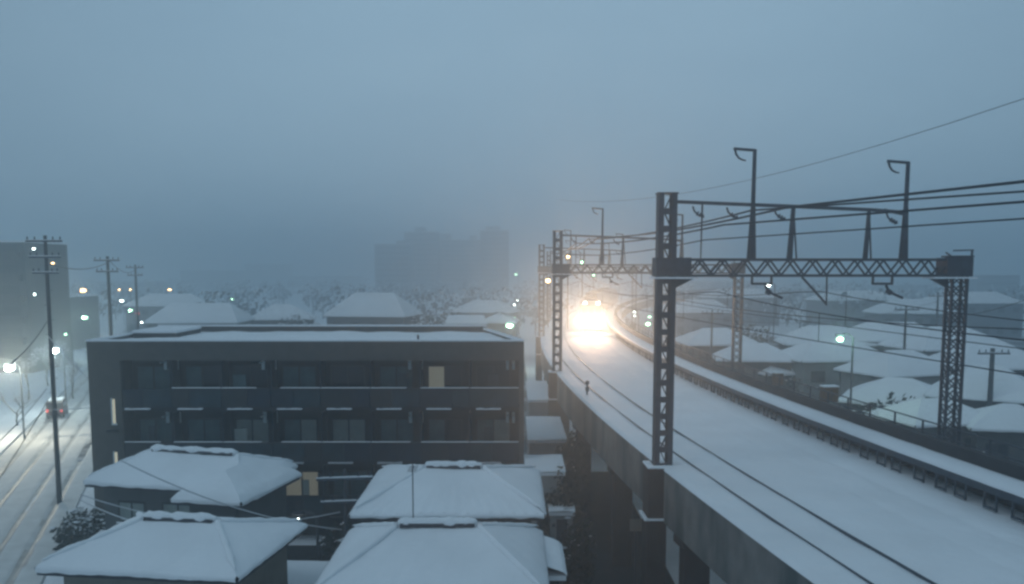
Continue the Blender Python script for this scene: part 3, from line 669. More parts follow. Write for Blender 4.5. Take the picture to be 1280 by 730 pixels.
# ------------------------------------------------------------------ the dark apartment block
def block():
    Y = 46.0; s = 1.0
    p0 = atY(108, 425, Y); p1 = atY(655, 425, Y); X0 = p0.x; X1 = p1.x; W = X1 - X0
    zt = atY(300, 427, Y).z
    t = empty('apartment_block', (X0, Y, 0), 0, 'long dark three storey apartment block with snowy flat roof and balconies', 'apartment block')
    D = 9.6; zr = zt - .32
    rec = 1.3; ex = 1.7                                  # balcony recess, stair bay width
    fl = [7.3, 4.4, 1.5]
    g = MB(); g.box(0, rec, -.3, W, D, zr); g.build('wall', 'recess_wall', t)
    g = MB(); g.box(0, 0, -.3, ex, rec-.002, zt-1.0); sb = g.build('stair_bay', 'brown_wall', t)
    g = MB(); g.box(W-.25, 0, -.3, W, rec-.002, zt-1.0); g.build('end_wall', 'brown_wall', t)
    g = MB(); g.box(0, -.03, zt-1.0, W, .3, zt); g.box(0, .3, zt-1.0, .3, D, zt); g.box(W-.3, .3, zt-1.0, W, D, zt); g.box(.3, D-.3, zr-.2, W-.3, D, zt+.2)
    g.box(.3, .3, zt-1.0, W-.3, rec-.003, zr-.02)
    pr = g.build('parapet', 'brown_wall', t)
    g = MB(); g.box(-.03, -.06, zt, W+.03, .33, zt+.1); g.box(-.03, .33, zt, .33, D-.3, zt+.1); g.box(W-.33, .33, zt, W+.03, D-.3, zt+.1); g.box(0, D-.33, zt+.2, W, D+.03, zt+.3)
    g.build('parapet_snow', 'snow', pr, bevel=.03)
    g = MB(); slope(g, (.31,.31,zr),(W-.31,.31,zr),(W-.31,D-.31,zr),(.31,D-.31,zr),70,24,.2,0,3,.07); g.build('roof_snow', 'snow', t, smooth=True)
    # raised roof hatch at the left and little stubs in the snow
    g = MB(); g.box(.5, 4.5, zr, 3.0, 8.5, zt+.12); h = g.build('roof_hatch', 'brown_wall', t)
    g = MB(); g.box(.45, 4.45, zt+.12, 3.05, 8.55, zt+.28); g.build('hatch_snow', 'snow', h, bevel=.05)
    g = MB(); g.tube([(17.3,.8,zr),(17.3,.8,zt+.3)],.06,6); g.build('vent_pipe', 'steel', t)
    for o_ in t.children_recursive:
        if o_.name.split('.')[0] in ('wall', 'parapet', 'parapet_snow', 'roof_snow'):
            for v_ in o_.data.vertices: v_.co.x -= 2.35 * max(0, v_.co.y - .3) / D * max(0, v_.co.x / W) ** 2
    n = 8; bw = (W - ex - .25) / n
    rng = random.Random(3)
    for k, z in enumerate(fl):
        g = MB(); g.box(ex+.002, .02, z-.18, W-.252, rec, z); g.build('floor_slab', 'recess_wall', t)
        for i in range(n):
            xa = ex + i*bw; b = empty('balcony', (xa, 0, z)); b.parent = t
            cut = rng.uniform(.35, .65) * bw
            for q0, q1 in ((.03, cut), (cut + .02, bw-.03)):
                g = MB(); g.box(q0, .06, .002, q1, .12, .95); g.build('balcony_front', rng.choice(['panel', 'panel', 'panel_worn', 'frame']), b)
            if rng.random() < .45:
                g = MB(); xa_ = rng.uniform(.3, 1.7); g.box(xa_, .5, .9, xa_ + rng.uniform(.3, .7), .54, rng.uniform(1.5, 1.95)); g.build('sun_screen', rng.choice(['teal', 'panel_worn', 'curtain']), b)
            if not (k == 0 and i in (0,) ) :
                sn = MB(); m = 14; L_ = (0.03 if i != 3 else .5, bw-.03 if i not in (0, 2, 5) else bw - rng.uniform(.3,1.0))
                g = MB(); g.box(.03, .04, .95, bw-.03, .14, 1.02); g.build('balcony_rail', 'frame', b)
                for j in range(m):
                    x_ = L_[0]+(L_[1]-L_[0])*j/m; x2 = L_[0]+(L_[1]-L_[0])*(j+1)/m
                    sn.add([(x_,.03,1.02),(x2,.03,1.02),(x2,.15,1.02),(x_,.15,1.02),(x_,.06,1.055+.012*nz(i*9+j,k,0,1)),(x2,.06,1.055+.012*nz(i*9+j+1,k,0,1)),(x2,.12,1.055),(x_,.12,1.055)],[(4,5,6,7),(0,1,5,4),(2,3,7,6),(1,2,6,5),(3,0,4,7)])
                if k < 2: sn.build('rail_snow', 'snow', b)
            g = MB(); a = .35 if i else .2; g.box(a, -.14, -.16, a+1.3, .055, -.1); bx = g.build('planter_ledge', 'frame', b)
            if k < 2:
                g = MB(); 
                for j in range(9):
                    x_ = a + 1.3*j/9; h_ = .06+.03*nz(x_*3+i*7, k*5, 0, 1) ; g.box(x_+.001*j, -.15, -.1, x_+1.3/9+.001*j, .05, -.1+h_)
                g.build('ledge_snow', 'snow' if k == 0 else 'snowwire', bx)
            g = MB(); g.box(-.04, .14, .002, .04, rec-.01, 2.55); g.build('partition', 'panel', b)
            # sliding window
            pane = rng.choice(['glass','glass','teal','teal','curtain'])
            f = MB(); wx0, wx1 = .3, bw-.45; zz0, zz1 = .1, 2.1; yb = rec-.05
            f.box(wx0, yb, zz0, wx1, rec, zz0+.07); f.box(wx0, yb, zz1-.07, wx1, rec, zz1); f.box(wx0, yb, zz0+.07, wx0+.07, rec, zz1-.07); f.box(wx1-.07, yb, zz0+.07, wx1, rec, zz1-.07); f.box((wx0+wx1)/2-.04, yb, zz0+.07, (wx0+wx1)/2+.04, rec, zz1-.07)
            fo = f.build('window', 'frame', b)
            for (q0, q1) in ((wx0+.07, (wx0+wx1)/2-.04), ((wx0+wx1)/2+.04, wx1-.07)):
                pm = pane if rng.random() < .7 else rng.choice(['glass', 'teal', 'curtain'])
                if k == 0 and i == 6 and q0 < 1: pm = 'litcurt'
                if k == 2 and i == 3: pm = 'litcurt'
                
                g = MB(); g.box(q0, rec-.02, zz0+.07, q1, rec+.01, zz1-.07); g.build('pane', pm, fo)
            if i in (2, 5, 7) or (i == 0 and k < 2):
                for dx in (bw-.62, bw-.02 if i != 7 else bw-.3):
                    g = MB(); g.box(dx-.08, rec-.35, 1.9, dx+.08, rec-.2, 2.5); g.box(dx-.03, .3, 2.3, dx+.03, rec-.36, 2.36); g.build('drying_pole_bracket', 'pipe', b)
    # lit slit windows on the stair bay
    for z0_, z1_ in ((6.45, 7.75), (3.5, 4.9)):
        g = MB(); g.box(1.2, -.02, z0_, 1.34, .03, z1_); f = g.build('slit_window', 'slit', t)
        g = MB(); g.box(1.12, -.03, z0_-.1, 1.42, .02, z0_-.01); g.box(1.12,-.03,z0_-.01,1.19,.02,z1_+.05); g.build('slit_frame', 'pipe', f)
    for z0_ in (6.0, 3.1):
        g = MB(); g.box(.95, -.35, z0_, 1.5, -.03, z0_+.12); g.build('meter_box', 'frame', t)
    return t
block()

# ------------------------------------------------------------------ small roofs between block and viaduct
def flat_roof(px0, px1, py_far, py_near, z, label, wallm='wall_pale', h=.2, name='garage', cat='garage'):
    q0 = onz(px0, py_far, z); q1 = onz(px1, py_far, z); q2 = onz((px0+px1)/2, py_near, z)
    t = empty(name, (q0.x, q2.y, 0), 0, label, cat)
    W = q1.x - q0.x; D = q0.y - q2.y
    g = MB(); g.box(.1, .1, -.2, W-.1, D-.1, z-.1); g.build('wall', wallm, t)
    g = MB(); slope(g, (0,0,z-.1),(W,0,z-.1),(W,D,z-.05),(0,D,z-.05),16,10,h,0,px0); g.box(.02,.02,z-.2,W-.02,D-.02,z-.02); g.build('roof_snow', 'snow', t)
    g = MB(); g.box(W*.3, .04, .3, W*.7, .1, 2.2); g.build('shutter', 'panel', t)
flat_roof(657, 700, 523, 550, 4.2, 'low grey hut in the alley between dark block and viaduct, farther of two')
flat_roof(655, 702, 571, 590, 4.4, 'low hut in the alley nearer than its twin, behind the square roofed house')
flat_roof(657, 698, 478, 500, 4.6, 'small flat roofed annex beside the far end of the dark block wall')
flat_roof(684, 716, 628, 640, 2.6, 'tiny snow dusted bin shelter beside the viaduct wall', name='bin_shelter', cat='shelter')
# pale box by the pier
p = onz(795, 690, 0)
p = atY(795, 664, 37)
t = empty('notice_board', (p.x, 37, 0), 0, 'small pale square notice board beside the black viaduct pier', 'notice board')
g = MB(); g.bar((0,.06,0),(0,.06,p.z+.1),.08); g.build('post', 'steel', t)
g = MB(); g.box(-.27,-.02,p.z,.27,.02,p.z+.55); g.build('board', 'wall_tan', t, bevel=.01)

# ------------------------------------------------------------------ vegetation
def shrub(p, r, h, label, snowy=.35, n=900, cat='shrub', group=None, name='shrub'):
    t = empty(name, (p[0], p[1], p[2] if len(p) > 2 else 0), 0, label, cat, group)
    rng = random.Random(int(abs(p[0])*100)+n); g = MB(); s = MB()
    for k in range(n):
        a = rng.uniform(0, 2*math.pi); v = rng.uniform(-.2, 1); rad = (1 - v*v) ** .5 if v > 0 else 1
        k2 = rng.uniform(.55, 1.05) * (1 + .25*nz(a*1.3, v*3, r, 1))
        c = Vector((math.cos(a)*rad*r*k2, math.sin(a)*rad*r*k2, max(.05, h*.35 + v*h*.62*k2)))
        sz = rng.uniform(.05, .13) * (1 + r*.35)
        n1 = Vector((rng.gauss(0,1), rng.gauss(0,1), rng.gauss(0,1))).normalized(); u = n1.orthogonal().normalized(); w_ = n1.cross(u)
        g.add([c-u*sz, c-w_*sz*.6, c+u*sz, c+w_*sz*.6], [(0,1,2,3)])
        if v > .35 and rng.random() < snowy:
            s.ball(c + Vector((0,0,sz*.3)), sz*rng.uniform(.3,.8), rng.uniform(.8,2), rng.uniform(.8,1.8), .4, 6, 4)
    for k in range(7):
        a = k*.9; g.tube([(0,0,-.05),(math.cos(a)*r*.4, math.sin(a)*r*.4, h*.6)], .03, 4, .01)
    g.build('foliage', 'leaf', t)
    if s.v: s.build('snow_clumps', 'snow', t, smooth=True)
def bare_tree(p, h, label, seed=1, snowy=True, group=None, depth=6, spread=.42):
    t = empty('tree', (p[0], p[1], 0), 0, label, 'tree', group); rng = random.Random(seed); tr = MB(); cr_ = MB(); s = MB()
    def grow(p, d, l, r, k):
        q = p + d*l; m = p.lerp(q, .5) + Vector((rng.gauss(0,.05),rng.gauss(0,.05),0))*l
        (tr if k == depth else cr_).tube([p, m, q], r, 5 if k > 2 else 4, r*.65)
        if snowy and k < depth and abs(d.z) < .93: s.tube([p + Vector((0,0,r*.9)), m + Vector((0,0,r*.9)), q + Vector((0,0,r*.7))], r*.6+.006, 4, r*.4+.005)
        if k == 0: return
        for i in range(3 if k > 1 else 2):
            nd = (d + Vector((rng.gauss(0,spread), rng.gauss(0,spread), rng.uniform(-.1,.35)))).normalized(); grow(q if i else m.lerp(q,.6), nd, l*rng.uniform(.6,.82), r*.6, k-1)
    grow(Vector((0,0,0)), Vector((0,0,1)), h*.26, h*.02, depth)
    tr.build('trunk', 'bark', t, smooth=True); cr_.build('crown', 'bark', t, smooth=True)
    if s.v: s.build('branch_snow', 'snow', t, smooth=True)
q = onz(76, 690, 0); shrub((q.x+1.6, q.y-.8), 1.3, 2.6, 'round snowy bush between the road and the nearest left house', .25, 1500)
q = atY(722, 655, 36); shrub((q.x, 36), .8, q.z+.6, 'round dark bush beside the viaduct and the nearest house', .02, 900)
q = atY(700, 615, 44); shrub((q.x, 44), 1.3, 4.6, 'tall dark evergreen in the alley beside the viaduct', .0, 2200)
q = atY(722, 560, 52); shrub((q.x-.3, 52), 1.1, 5.0, 'narrow dark evergreen close to the viaduct wall, farther up the alley', .0, 2000)
shrub((-8.2, 42.5), 1.2, 2.2, 'dark hedge bush before the lit ground floor window', .03, 1300)
shrub((-5.9, 41.9), 1.0, 1.9, 'smaller dark bush in the courtyard by the utility pole', .03, 1000)
bare_tree(onz(36, 500, 0), 6.5, 'bare snow laden tree on the far side of the road, by the picture edge', 3)
bare_tree(onz(92, 500, 0), 6.0, 'bare snow laden tree lit by the street lamp, beside the dark block', 5)
bare_tree(onz(22, 535, 0), 5.0, 'small bare snowy tree at the roadside in front of the hazy tower', 9, depth=5)
bare_tree(onz(60, 482, 0), 7.0, 'bare tree behind the bright street lamp', 12)
q = onz(322, 410, 0)
for px, Yd, r, h, lab in ((318, 120, 4.5, 7.2, 'dark bushy tree behind the block roof, between two hazy snowy roofs'), (372, 135, 5.5, 7.6, 'wide dark tree beyond the block roof, left of the big white hip roof'), (545, 150, 6, 7.5, 'hazy dark tree right of the big white hip roof'),
                          (1118, 62, 3.2, 5.5, 'bushy dark tree among snowy roofs beyond the viaduct'), (1252, 62, 3.0, 6.4, 'dark tree right of the far lattice mast at the picture edge'), (1000, 84, 3.0, 4.6, 'low bush behind the viaduct near the street lamp')):
    q = atY(px, 400, Yd); shrub((q.x, Yd), r, h, lab, .3, 1500, 'tree', name='evergreen_tree')

BT = 'dark trees among the roofs beyond the viaduct'
for px, Yd, r, h, lab in ((958, 70, 1.8, 4.4, 'small dark tree just right of the second gantry mast foot'), (1020, 66, 2.2, 4.2, 'low dark tree between the two rusty boxes, beyond the handrail'),
                          (1090, 96, 3.0, 6.6, 'tall hazy tree between the greenish lamp and the left hazy pole'), (1175, 78, 2.6, 5.6, 'dark tree touching the left side of the far lattice mast'),
                          (1222, 92, 3.2, 6.8, 'hazy tree just right of the far lattice mast'), (1140, 112, 4.5, 7.4, 'wide faint tree behind both hazy poles'),
                          (930, 118, 4.5, 7.6, 'wide faint tree behind the second gantry right mast'), (870, 110, 3.5, 7.0, 'faint tree just right of the nearest mast'),
                          (1268, 84, 3.0, 6.4, 'hazy tree at the right edge over the upper white roof'), (1235, 48, 1.8, 4.4, 'nearest dark tree right of the far mast foot')):
    q = atY(px, 400, Yd); shrub((q.x, Yd), r, h, lab, .22, 1500, 'tree', BT, 'evergreen_tree')

# ------------------------------------------------------------------ utility poles
def upole(px, Y, ztop, label, arms=3, r=.19, trans=False, rot=0, group='concrete utility poles'):
    q = atY(px, 400, Y); t = empty('utility_pole', (q.x, Y, 0), rot, label, 'utility pole', group)
    g = MB(); g.tube([(0,0,-.3),(0,0,ztop)], r, 10, r*.6); g.build('pole', 'pole', t, smooth=True)
    for k in range(arms):
        z = ztop - .35 - .95*k; w_ = 1.1 - .15*k
        g = MB(); g.box(-w_,-.15-.06,z-.05,w_,-.15+.02,z+.05); a = g.build('crossarm', 'steel', t)
        g = MB(); g.box(-w_,-.2,z+.05,w_,-.14,z+.1); g.build('arm_snow', 'snow', a)
        g = MB()
        for x in (-.9,-.5,.5,.9): g.tube([(x*w_,-.17,z+.1),(x*w_,-.17,z+.28)],.05,7,.03)
        g.build('insulator', 'steel', a)
    if trans:
        g = MB(); g.tube([(.35,-.1,ztop-3.9),(.35,-.1,ztop-2.9)],.26,12); g.tube([(-.35,-.1,ztop-3.9),(-.35,-.1,ztop-2.9)],.26,12); g.build('transformer', 'steel', t)
    g = MB()
    for k in range(int((ztop-3)/.9)): g.tube([(-.3 if k%2 else 0,0,2.5+k*.9),(0 if k%2 else .3,0,2.5+k*.9)],.015,4)
    g.build('climbing_pegs', 'steel', t)
    return Vector((q.x, Y, ztop))
PL = upole(62, 53.7, 16.6, 'tall dark utility pole at the roadside left of the dark block', 3, .16, False)
P2 = upole(138, 76, 15.7, 'utility pole with a wide top rising behind the left end of the block', 2, .2, False)
P3 = upole(172, 110, 15.2, 'thin faint utility pole right of the thicker one behind the block', 2, .2)
P4 = upole(427, 34.5, 6.6, 'short snow crusted service pole in the gap between the near houses', 2, .1, False, R(8))
P5 = upole(1132, 78, 11.4, 'hazy utility pole beyond the viaduct with crossarm, left of two', 1, .16)
P6 = upole(1171, 92, 12.2, 'fainter utility pole just left of the far lattice mast', 1, .16)
P7 = upole(1243, 60, 9.2, 'thick dark pole among roofs at the right edge of the picture', 1, .24)
P8 = upole(890, 88, 10.6, 'faint pole seen between the two nearest lattice masts', 1, .14)
# service wires
SG = 'snow coated service wires'
def swire(a, Ya, b, Yb, s, r, lab, m='snowwire'):
    wire('service_wire', sag(atY(*a, Ya), atY(*b, Yb), s), r, m, lab, 'wire', SG)
swire((60, 420), 53.7, (140, 500), 45.9, .15, .035, 'snow coated wire from the tall pole down to the upper slit window')
swire((66, 512), 53.7, (140, 507), 45.9, .05, .035, 'level snowy wire between the tall roadside pole and the block corner')
swire((-10, 612), 42, (60, 500), 53.7, .1, .03, 'steep wire rising from the left edge to the tall roadside pole', 'wire')
swire((-10, 560), 44, (58, 486), 53.7, .15, .03, 'upper of the two steep wires at the left edge', 'snowwire')
swire((60, 400), 53.7, (-10, 470), 40, .4, .03, 'wire from the tall pole passing the bright lamp at the left edge', 'wire')
swire((150, 575), 31.8, (427, 662), 34.0, .45, .028, 'long snowy wire crossing the back left roof down to the service pole')
swire((100, 618), 33, (425, 640), 33.8, .75, .022, 'thin sagging wire in front of the back left house wall')
swire((100, 625), 40, (200, 662), 30, .1, .03, 'short wire dropping to the nearest left roof')
swire((62, 330), 53.7, (138, 326), 76, .5, .025, 'dark wire linking the tall pole to the pole behind the block', 'wire')
swire((138, 327), 76, (172, 334), 110, .8, .025, 'dark faint wire linking the two poles behind the block', 'wire')
swire((1132, 391), 78, (1290, 372), 50, .7, .02, 'dark wire from the hazy pole toward the right edge', 'wire')
swire((1171, 377), 92, (890, 398), 88, 1.2, .02, 'dark wire between faint poles beyond the viaduct', 'wire')

# ------------------------------------------------------------------ street lamps and other lights
def lamp(px, py, Y, m, label, size=.2, power=0, col=(.85,1,.95), kind='street_lamp', cat='street lamp', group='lit street lamps in the haze', pole=True):
    q = atY(px, py, Y); t = empty(kind, (q.x + .9, Y, 0), 0, label, cat, group)
    if pole:
        g = MB(); g.tube([(0,0,-.2),(0,0,q.z+.1),(-.3,0,q.z+.35),(-.7,0,q.z+.4)], .08, 7, .04); g.build('pole', 'steel', t)
        g = MB(); g.box(-1.2,-.18,q.z+.22,-.6,.18,q.z+.34); hd = g.build('lamp_head', 'steel', t, bevel=.03)
    g = MB(); g.ball((-.9,0,q.z), size, 1.35, 1, .8, 10, 6); g.build('lamp_globe', m, t, smooth=True)
    if power: plight('lamp_light', (-.9, -size-.15, q.z-.05), power, col, t)
lamp(68, 438, 88, 'lamp_w', 'brightest white street lamp by the road, left of the dark block', .36, 1300)
lamp(12, 460, 74, 'lamp_w', 'white street lamp cut by the left picture edge', .32, 2600, (1,.9,.68))
lamp(106, 397, 140, 'lamp_g', 'greenish white street lamp above the left corner of the block', .36, 500, (.75,1,.85))
lamp(104, 363, 190, 'lamp_o', 'soft orange street lamp high above the greenish one', .5, 400, (1,.65,.3))
lamp(637, 407, 128, 'lamp_g', 'bright greenish street lamp at the right end of the block roof', .4, 700, (.8,1,.85))
lamp(642, 398, 150, 'lamp_g', 'smaller lamp just above the bright one at the block roof end', .26, 150, (.8,1,.85))
lamp(643, 381, 205, 'lamp_w', 'lower of two tiny lamps stacked over the block roof end', .2)
lamp(647, 375, 230, 'lamp_w', 'upper of two tiny lamps stacked over the block roof end', .22)
lamp(645, 343, 330, 'lamp_g', 'dim greenish lamp high in the haze beside the hazy tower', .38)
lamp(1050, 424, 60, 'lamp_g', 'lone greenish street lamp beyond the viaduct between the lattice masts', .19, 200, (.6,1,.7))
lamp(961, 357, 130, 'lamp_w', 'tiny lamp right under the truss beam of the nearest gantry', .22)
lamp(810, 405, 125, 'lamp_g', 'brighter lamp right of the train, close to the near mast', .26, 120, (.75,1,.85))
lamp(812, 396, 150, 'lamp_g', 'small lamp above the brighter one by the near mast', .2)
lamp(793, 395, 170, 'lamp_w', 'lower of two lamps close right of the train', .16)
lamp(793, 390, 190, 'lamp_w', 'middle lamp close right of the train', .2)
lamp(793, 376, 240, 'lamp_w', 'dim upper lamp right of the train', .22)
lamp(163, 388, 170, 'lamp_g', 'white lamp close to the red light behind the block', .3, 100)
lamp(177, 403, 150, 'lamp_w', 'tiny lamp just over the left end of the block roof', .16)
lamp(212, 362, 260, 'lamp_o', 'small orange lamp above the hazy snowy roof behind the block', .42)
lamp(274, 382, 170, 'lamp_w', 'small white lamp at the eave of the hazy snowy roof', .26)
lamp(290, 374, 210, 'lamp_g', 'tiny dim lamp right of the hazy snowy roof', .2)
lamp(149, 362, 230, 'lamp_o', 'left of a pair of tiny warm lamps beside the pole behind the block', .28)
lamp(152, 376, 200, 'lamp_w', 'pale upright glow of a lit sign below the pair of warm lamps', .36, 0)
lamp(82, 418, 130, 'lamp_g', 'dim lamp to the upper right of the brightest street lamp', .16)
lamp(373, 649, 41.5, 'lamp_w', 'small white porch lamp in the dark courtyard gap', .055, 12, (1,.97,.9))
SIG = 'railway signals and red lights'
def signal(px, py, Y, m, label, size=.25, group=SIG):
    q = atY(px, py, Y); base = 0
    t = empty('signal_light', (q.x, Y, 0), 0, label, 'signal', group)
    g = MB(); g.tube([(0,.15,-.2),(0,.15,q.z+.5)], .08, 7); g.build('post', 'steel', t)
    g = MB(); g.box(-.28,-.02,q.z-.5,.28,.12,q.z+.5); h = g.build('signal_head', 'steel', t, bevel=.04)
    g = MB(); g.ball((0,-.06,q.z), size, 1, .5, .8, 8, 6); g.build('lens', m, h, smooth=True)
signal(163, 362, 225, 'lamp_o', 'right of the pair of tiny warm lamps, a traffic signal beside the pole', .28)
signal(172, 392, 140, 'lamp_r', 'red traffic signal low over the left end of the block roof', .3)
signal(685, 351, 112, 'lamp_o', 'warm orange signal lamp left of the second gantry mast', .3)
signal(692, 344, 135, 'lamp_w', 'tiny white signal lamp beside the second gantry mast', .14)
signal(710, 321, 108, 'lamp_o', 'warm white signal lamp above the train between gantry masts', .2)
signal(728, 328, 128, 'lamp_g', 'flat greenish signal lamp high above the train', .26)
signal(742, 344, 170, 'lamp_g', 'dim greenish signal directly over the train', .2)

# ------------------------------------------------------------------ mid-distance and far buildings
RG = 'snowy houses beyond the viaduct'
def simple_house(px, py_eave, w, d, he, rise, rot, label, wallm='wall_grey', inset=None, group='hazy snowy houses', axis='x', Y=None):
    if group == RG: w *= .95; d *= .82; rise *= .85
    q = onz(px, py_eave, he) if Y is None else atY(px, 400, Y)
    t = empty('house', (q.x, q.y, 0), R(rot), label, 'house', group)
    g = MB(); g.box(-w/2+.45, .45, -.3, w/2-.45, d-.45, he-.02); g.build('wall', wallm, t)
    if inset is None: inset = d*.45
    hip(t, -w/2, 0, w/2, d, he, he+rise, inset, px*.1, False, .25, 0, False, axis)
    n = max(2, int(w/3))
    for i in range(n):
        x = -w/2 + .45 + (w-.9)*(i+.5)/n - .7; window(t, x, .45, he-2.0, 1.4, 1.1, sill=False)
        window(t, x, .45, .8, 1.4, 1.6, sill=False)
    return t
simple_house(238, 404, 14, 11, 6.6, 2.6, 3, 'hazy house with two level white roof just behind the left end of the block roof', inset=2.5, group='hazy houses behind the block')
simple_house(455, 396, 14, 12, 6.9, 3.6, -8, 'big white hip roof in the haze above the middle of the block', inset=3.6, group='hazy houses behind the block')
simple_house(583, 405, 6.5, 7, 6.2, 1.0, 4, 'small pale flat roofed house at the right part of the block roof', inset=.4, group='hazy houses behind the block')
simple_house(350, 400, 11, 9, 6.2, 2.2, 10, 'low white roof between dark trees behind the block', group='hazy houses behind the block')
simple_house(622, 404, 6, 8, 6.0, 1.6, -4, 'white roof next to the bright lamp at the block roof end', group='hazy houses behind the block')
for a in [(1118, 507, 8.5, 8.5, 4.6, 1.7, -28, 'large bright snow roof just beyond the handrail, left of the right lattice mast', 'wall_grey'),
          (1062, 452, 10, 8, 6.0, 2.0, 8, 'snow roof behind the lone greenish lamp', 'wall_pale'),
          (945, 452, 8, 7, 5.8, 1.6, -10, 'snow roof left of the second gantry right mast foot', 'wall_grey'),
          (998, 468, 7, 7, 4.6, 1.6, 15, 'low snow roof between the second gantry mast and the rusty box', 'wall_dark'),
          (1160, 470, 9, 8, 5.6, 2.0, 20, 'snow roof right behind the bushy dark tree', 'wall_pale'),
          (1232, 500, 8, 8, 5.6, 2.2, -30, 'dark walled house with steep roof right of the far lattice mast', 'wall_dark'),
          (1262, 462, 9, 8, 6.2, 2.2, 5, 'upper white roof at the right picture edge', 'wall_grey'),
          (1200, 532, 7, 6.5, 4.4, 1.4, 12, 'low snow roof half hidden by the right lattice mast foot', 'wall_grey'),
          (1276, 540, 6, 6.5, 4.3, 1.4, -15, 'lowest white roof at the right picture edge', 'wall_grey'),
          (1040, 432, 10, 8, 6.6, 2.0, -6, 'dim far roof above the greenish lamp pole', 'wall_grey'),
          (1215, 438, 11, 9, 6.8, 2.2, 12, 'dim far roof seen through the right lattice mast', 'wall_pale'),
          (905, 432, 9, 8, 6.2, 1.8, 5, 'dim roof right behind the nearest mast', 'wall_grey'),
          (1120, 428, 12, 9, 7.0, 2.0, -14, 'dim far roof behind the left hazy utility pole', 'wall_grey')]:
    simple_house(*a[:8], wallm=a[8], group=RG)

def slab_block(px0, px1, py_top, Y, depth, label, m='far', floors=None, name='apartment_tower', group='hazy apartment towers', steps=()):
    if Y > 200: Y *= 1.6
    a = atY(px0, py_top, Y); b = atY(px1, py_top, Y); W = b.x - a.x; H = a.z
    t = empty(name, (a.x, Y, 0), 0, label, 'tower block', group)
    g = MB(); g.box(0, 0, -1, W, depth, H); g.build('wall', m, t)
    for (sx0, sx1, h) in steps:
        g = MB(); g.box(W*sx0, depth*.2, H, W*sx1, depth*.7, H+h); g.build('roof_block', m, t)
    g = MB(); g.box(0,0,H,W,depth,H+.3); g.build('roof_snow', 'snow', t)
    n = int(H/3); nb = max(2, int(W/5))
    for k in range(n):
        g = MB(); z = 1.0 + 3*k
        g.box(.4, -1.0, z, W-.4, 0, z+1.0); g.build('balcony_band', m, t)
        g = MB()
        g.box(1, -.06, z+1.15, W-1, -.005, z+2.3)
        g.build('ribbon_window', 'glass', t)
    return t
slab_block(468, 512, 305, 300, 16, 'lowest step of the hazy tower group above the white hip roof', steps=((.6,.9,2),))
slab_block(505, 548, 290, 330, 16, 'tallest hazy tower left of centre in the group', steps=((.3,.6,3),))
slab_block(545, 604, 300, 350, 18, 'middle wide tower of the hazy group', steps=((.1,.3,4),(.7,.85,3)))
slab_block(600, 636, 288, 320, 16, 'right tower of the hazy group beside the stacked lamps', steps=((.2,.7,2.5),))
tl = slab_block(-40, 30, 303, 125, 12, 'big dark apartment building with corridor lamps at the left picture edge', 'wall_dark', group=None)
slab_block(50, 84, 372, 160, 12, 'lower annex right of the dark building with corridor lamps', 'wall_dark', group=None)
CG = 'corridor lamps on the hazy tower'
for px, py, m, lab in ((42, 311, 'lamp_w', 'topmost corridor lamp on the big dark left building'), (42, 341, 'lamp_w', 'middle corridor lamp on the big dark left building'), (43, 368, 'lamp_w', 'lowest corridor lamp on the big dark left building'), (66, 329, 'lamp_o', 'warm corridor lamp nearest to the tall roadside pole')):
    q = atY(px, py, -(atY(30, 338, 125).x + .15) * 1100 / (640 - px)); g = MB(); g.ball((0,0,0), .17, 1.3, .7, .8); o = g.build('corridor_lamp', m, smooth=True); o.location = q; tag(o, lab, 'lamp', CG)
slab_block(225, 300, 338, 420, 16, 'faint long block on the left horizon')
slab_block(305, 360, 330, 480, 16, 'very faint block right of the long one on the left horizon')
slab_block(360, 450, 345, 460, 16, 'very faint low block left of the hazy tower group')
slab_block(860, 960, 352, 330, 16, 'faint low block on the horizon behind the nearest gantry')
slab_block(975, 1075, 362, 260, 14, 'faint block on the horizon above the lone greenish lamp')
slab_block(1085, 1165, 356, 300, 14, 'faint block on the horizon behind the hazy utility poles')
slab_block(1222, 1275, 344, 240, 14, 'darker hazy block at the right end of the horizon')
slab_block(120, 200, 352, 330, 14, 'faint block behind the pole and the pair of warm lamps')

def far_wood(name, x0, x1, y0, y1, n, hmin, hmax, seed):
    rng = random.Random(seed); g = MB(); sn = MB()
    for k in range(n):
        Y = rng.uniform(y0, y1); X = rng.uniform(x0, x1) * Y
        if -3 < X - edge(Y) < 13 and Y < 340: continue
        h = rng.uniform(hmin, hmax); r = h * rng.uniform(.28, .5)
        g.tube([(X, Y, -.2), (X, Y, h*.5)], .2, 4)
        for q in range(46):
            a = rng.uniform(0, 6.283); v = rng.uniform(-.6, 1); rr = r * math.sqrt(max(0, 1 - v*v)) * rng.uniform(.5, 1.15)
            c = Vector((X + math.cos(a)*rr, Y + math.sin(a)*rr, h*.58 + v*h*.42)); sz = rng.uniform(.35, .9)
            n1 = Vector((rng.gauss(0,1), rng.gauss(0,1), rng.gauss(0,1))).normalized(); u = n1.orthogonal().normalized(); w_ = n1.cross(u)
            g.cur = 1 if (v > .3 and rng.random() < .3) else 0
            g.add([c-u*sz, c-w_*sz*.6, c+u*sz, c+w_*sz*.6], [(0,1,2,3)])
        g.cur = 0
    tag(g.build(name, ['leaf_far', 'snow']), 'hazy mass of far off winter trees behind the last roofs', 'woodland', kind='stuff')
far_wood('woodland', -.75, .78, 190, 600, 620, 6, 10, 5)
rf = random.Random(11)
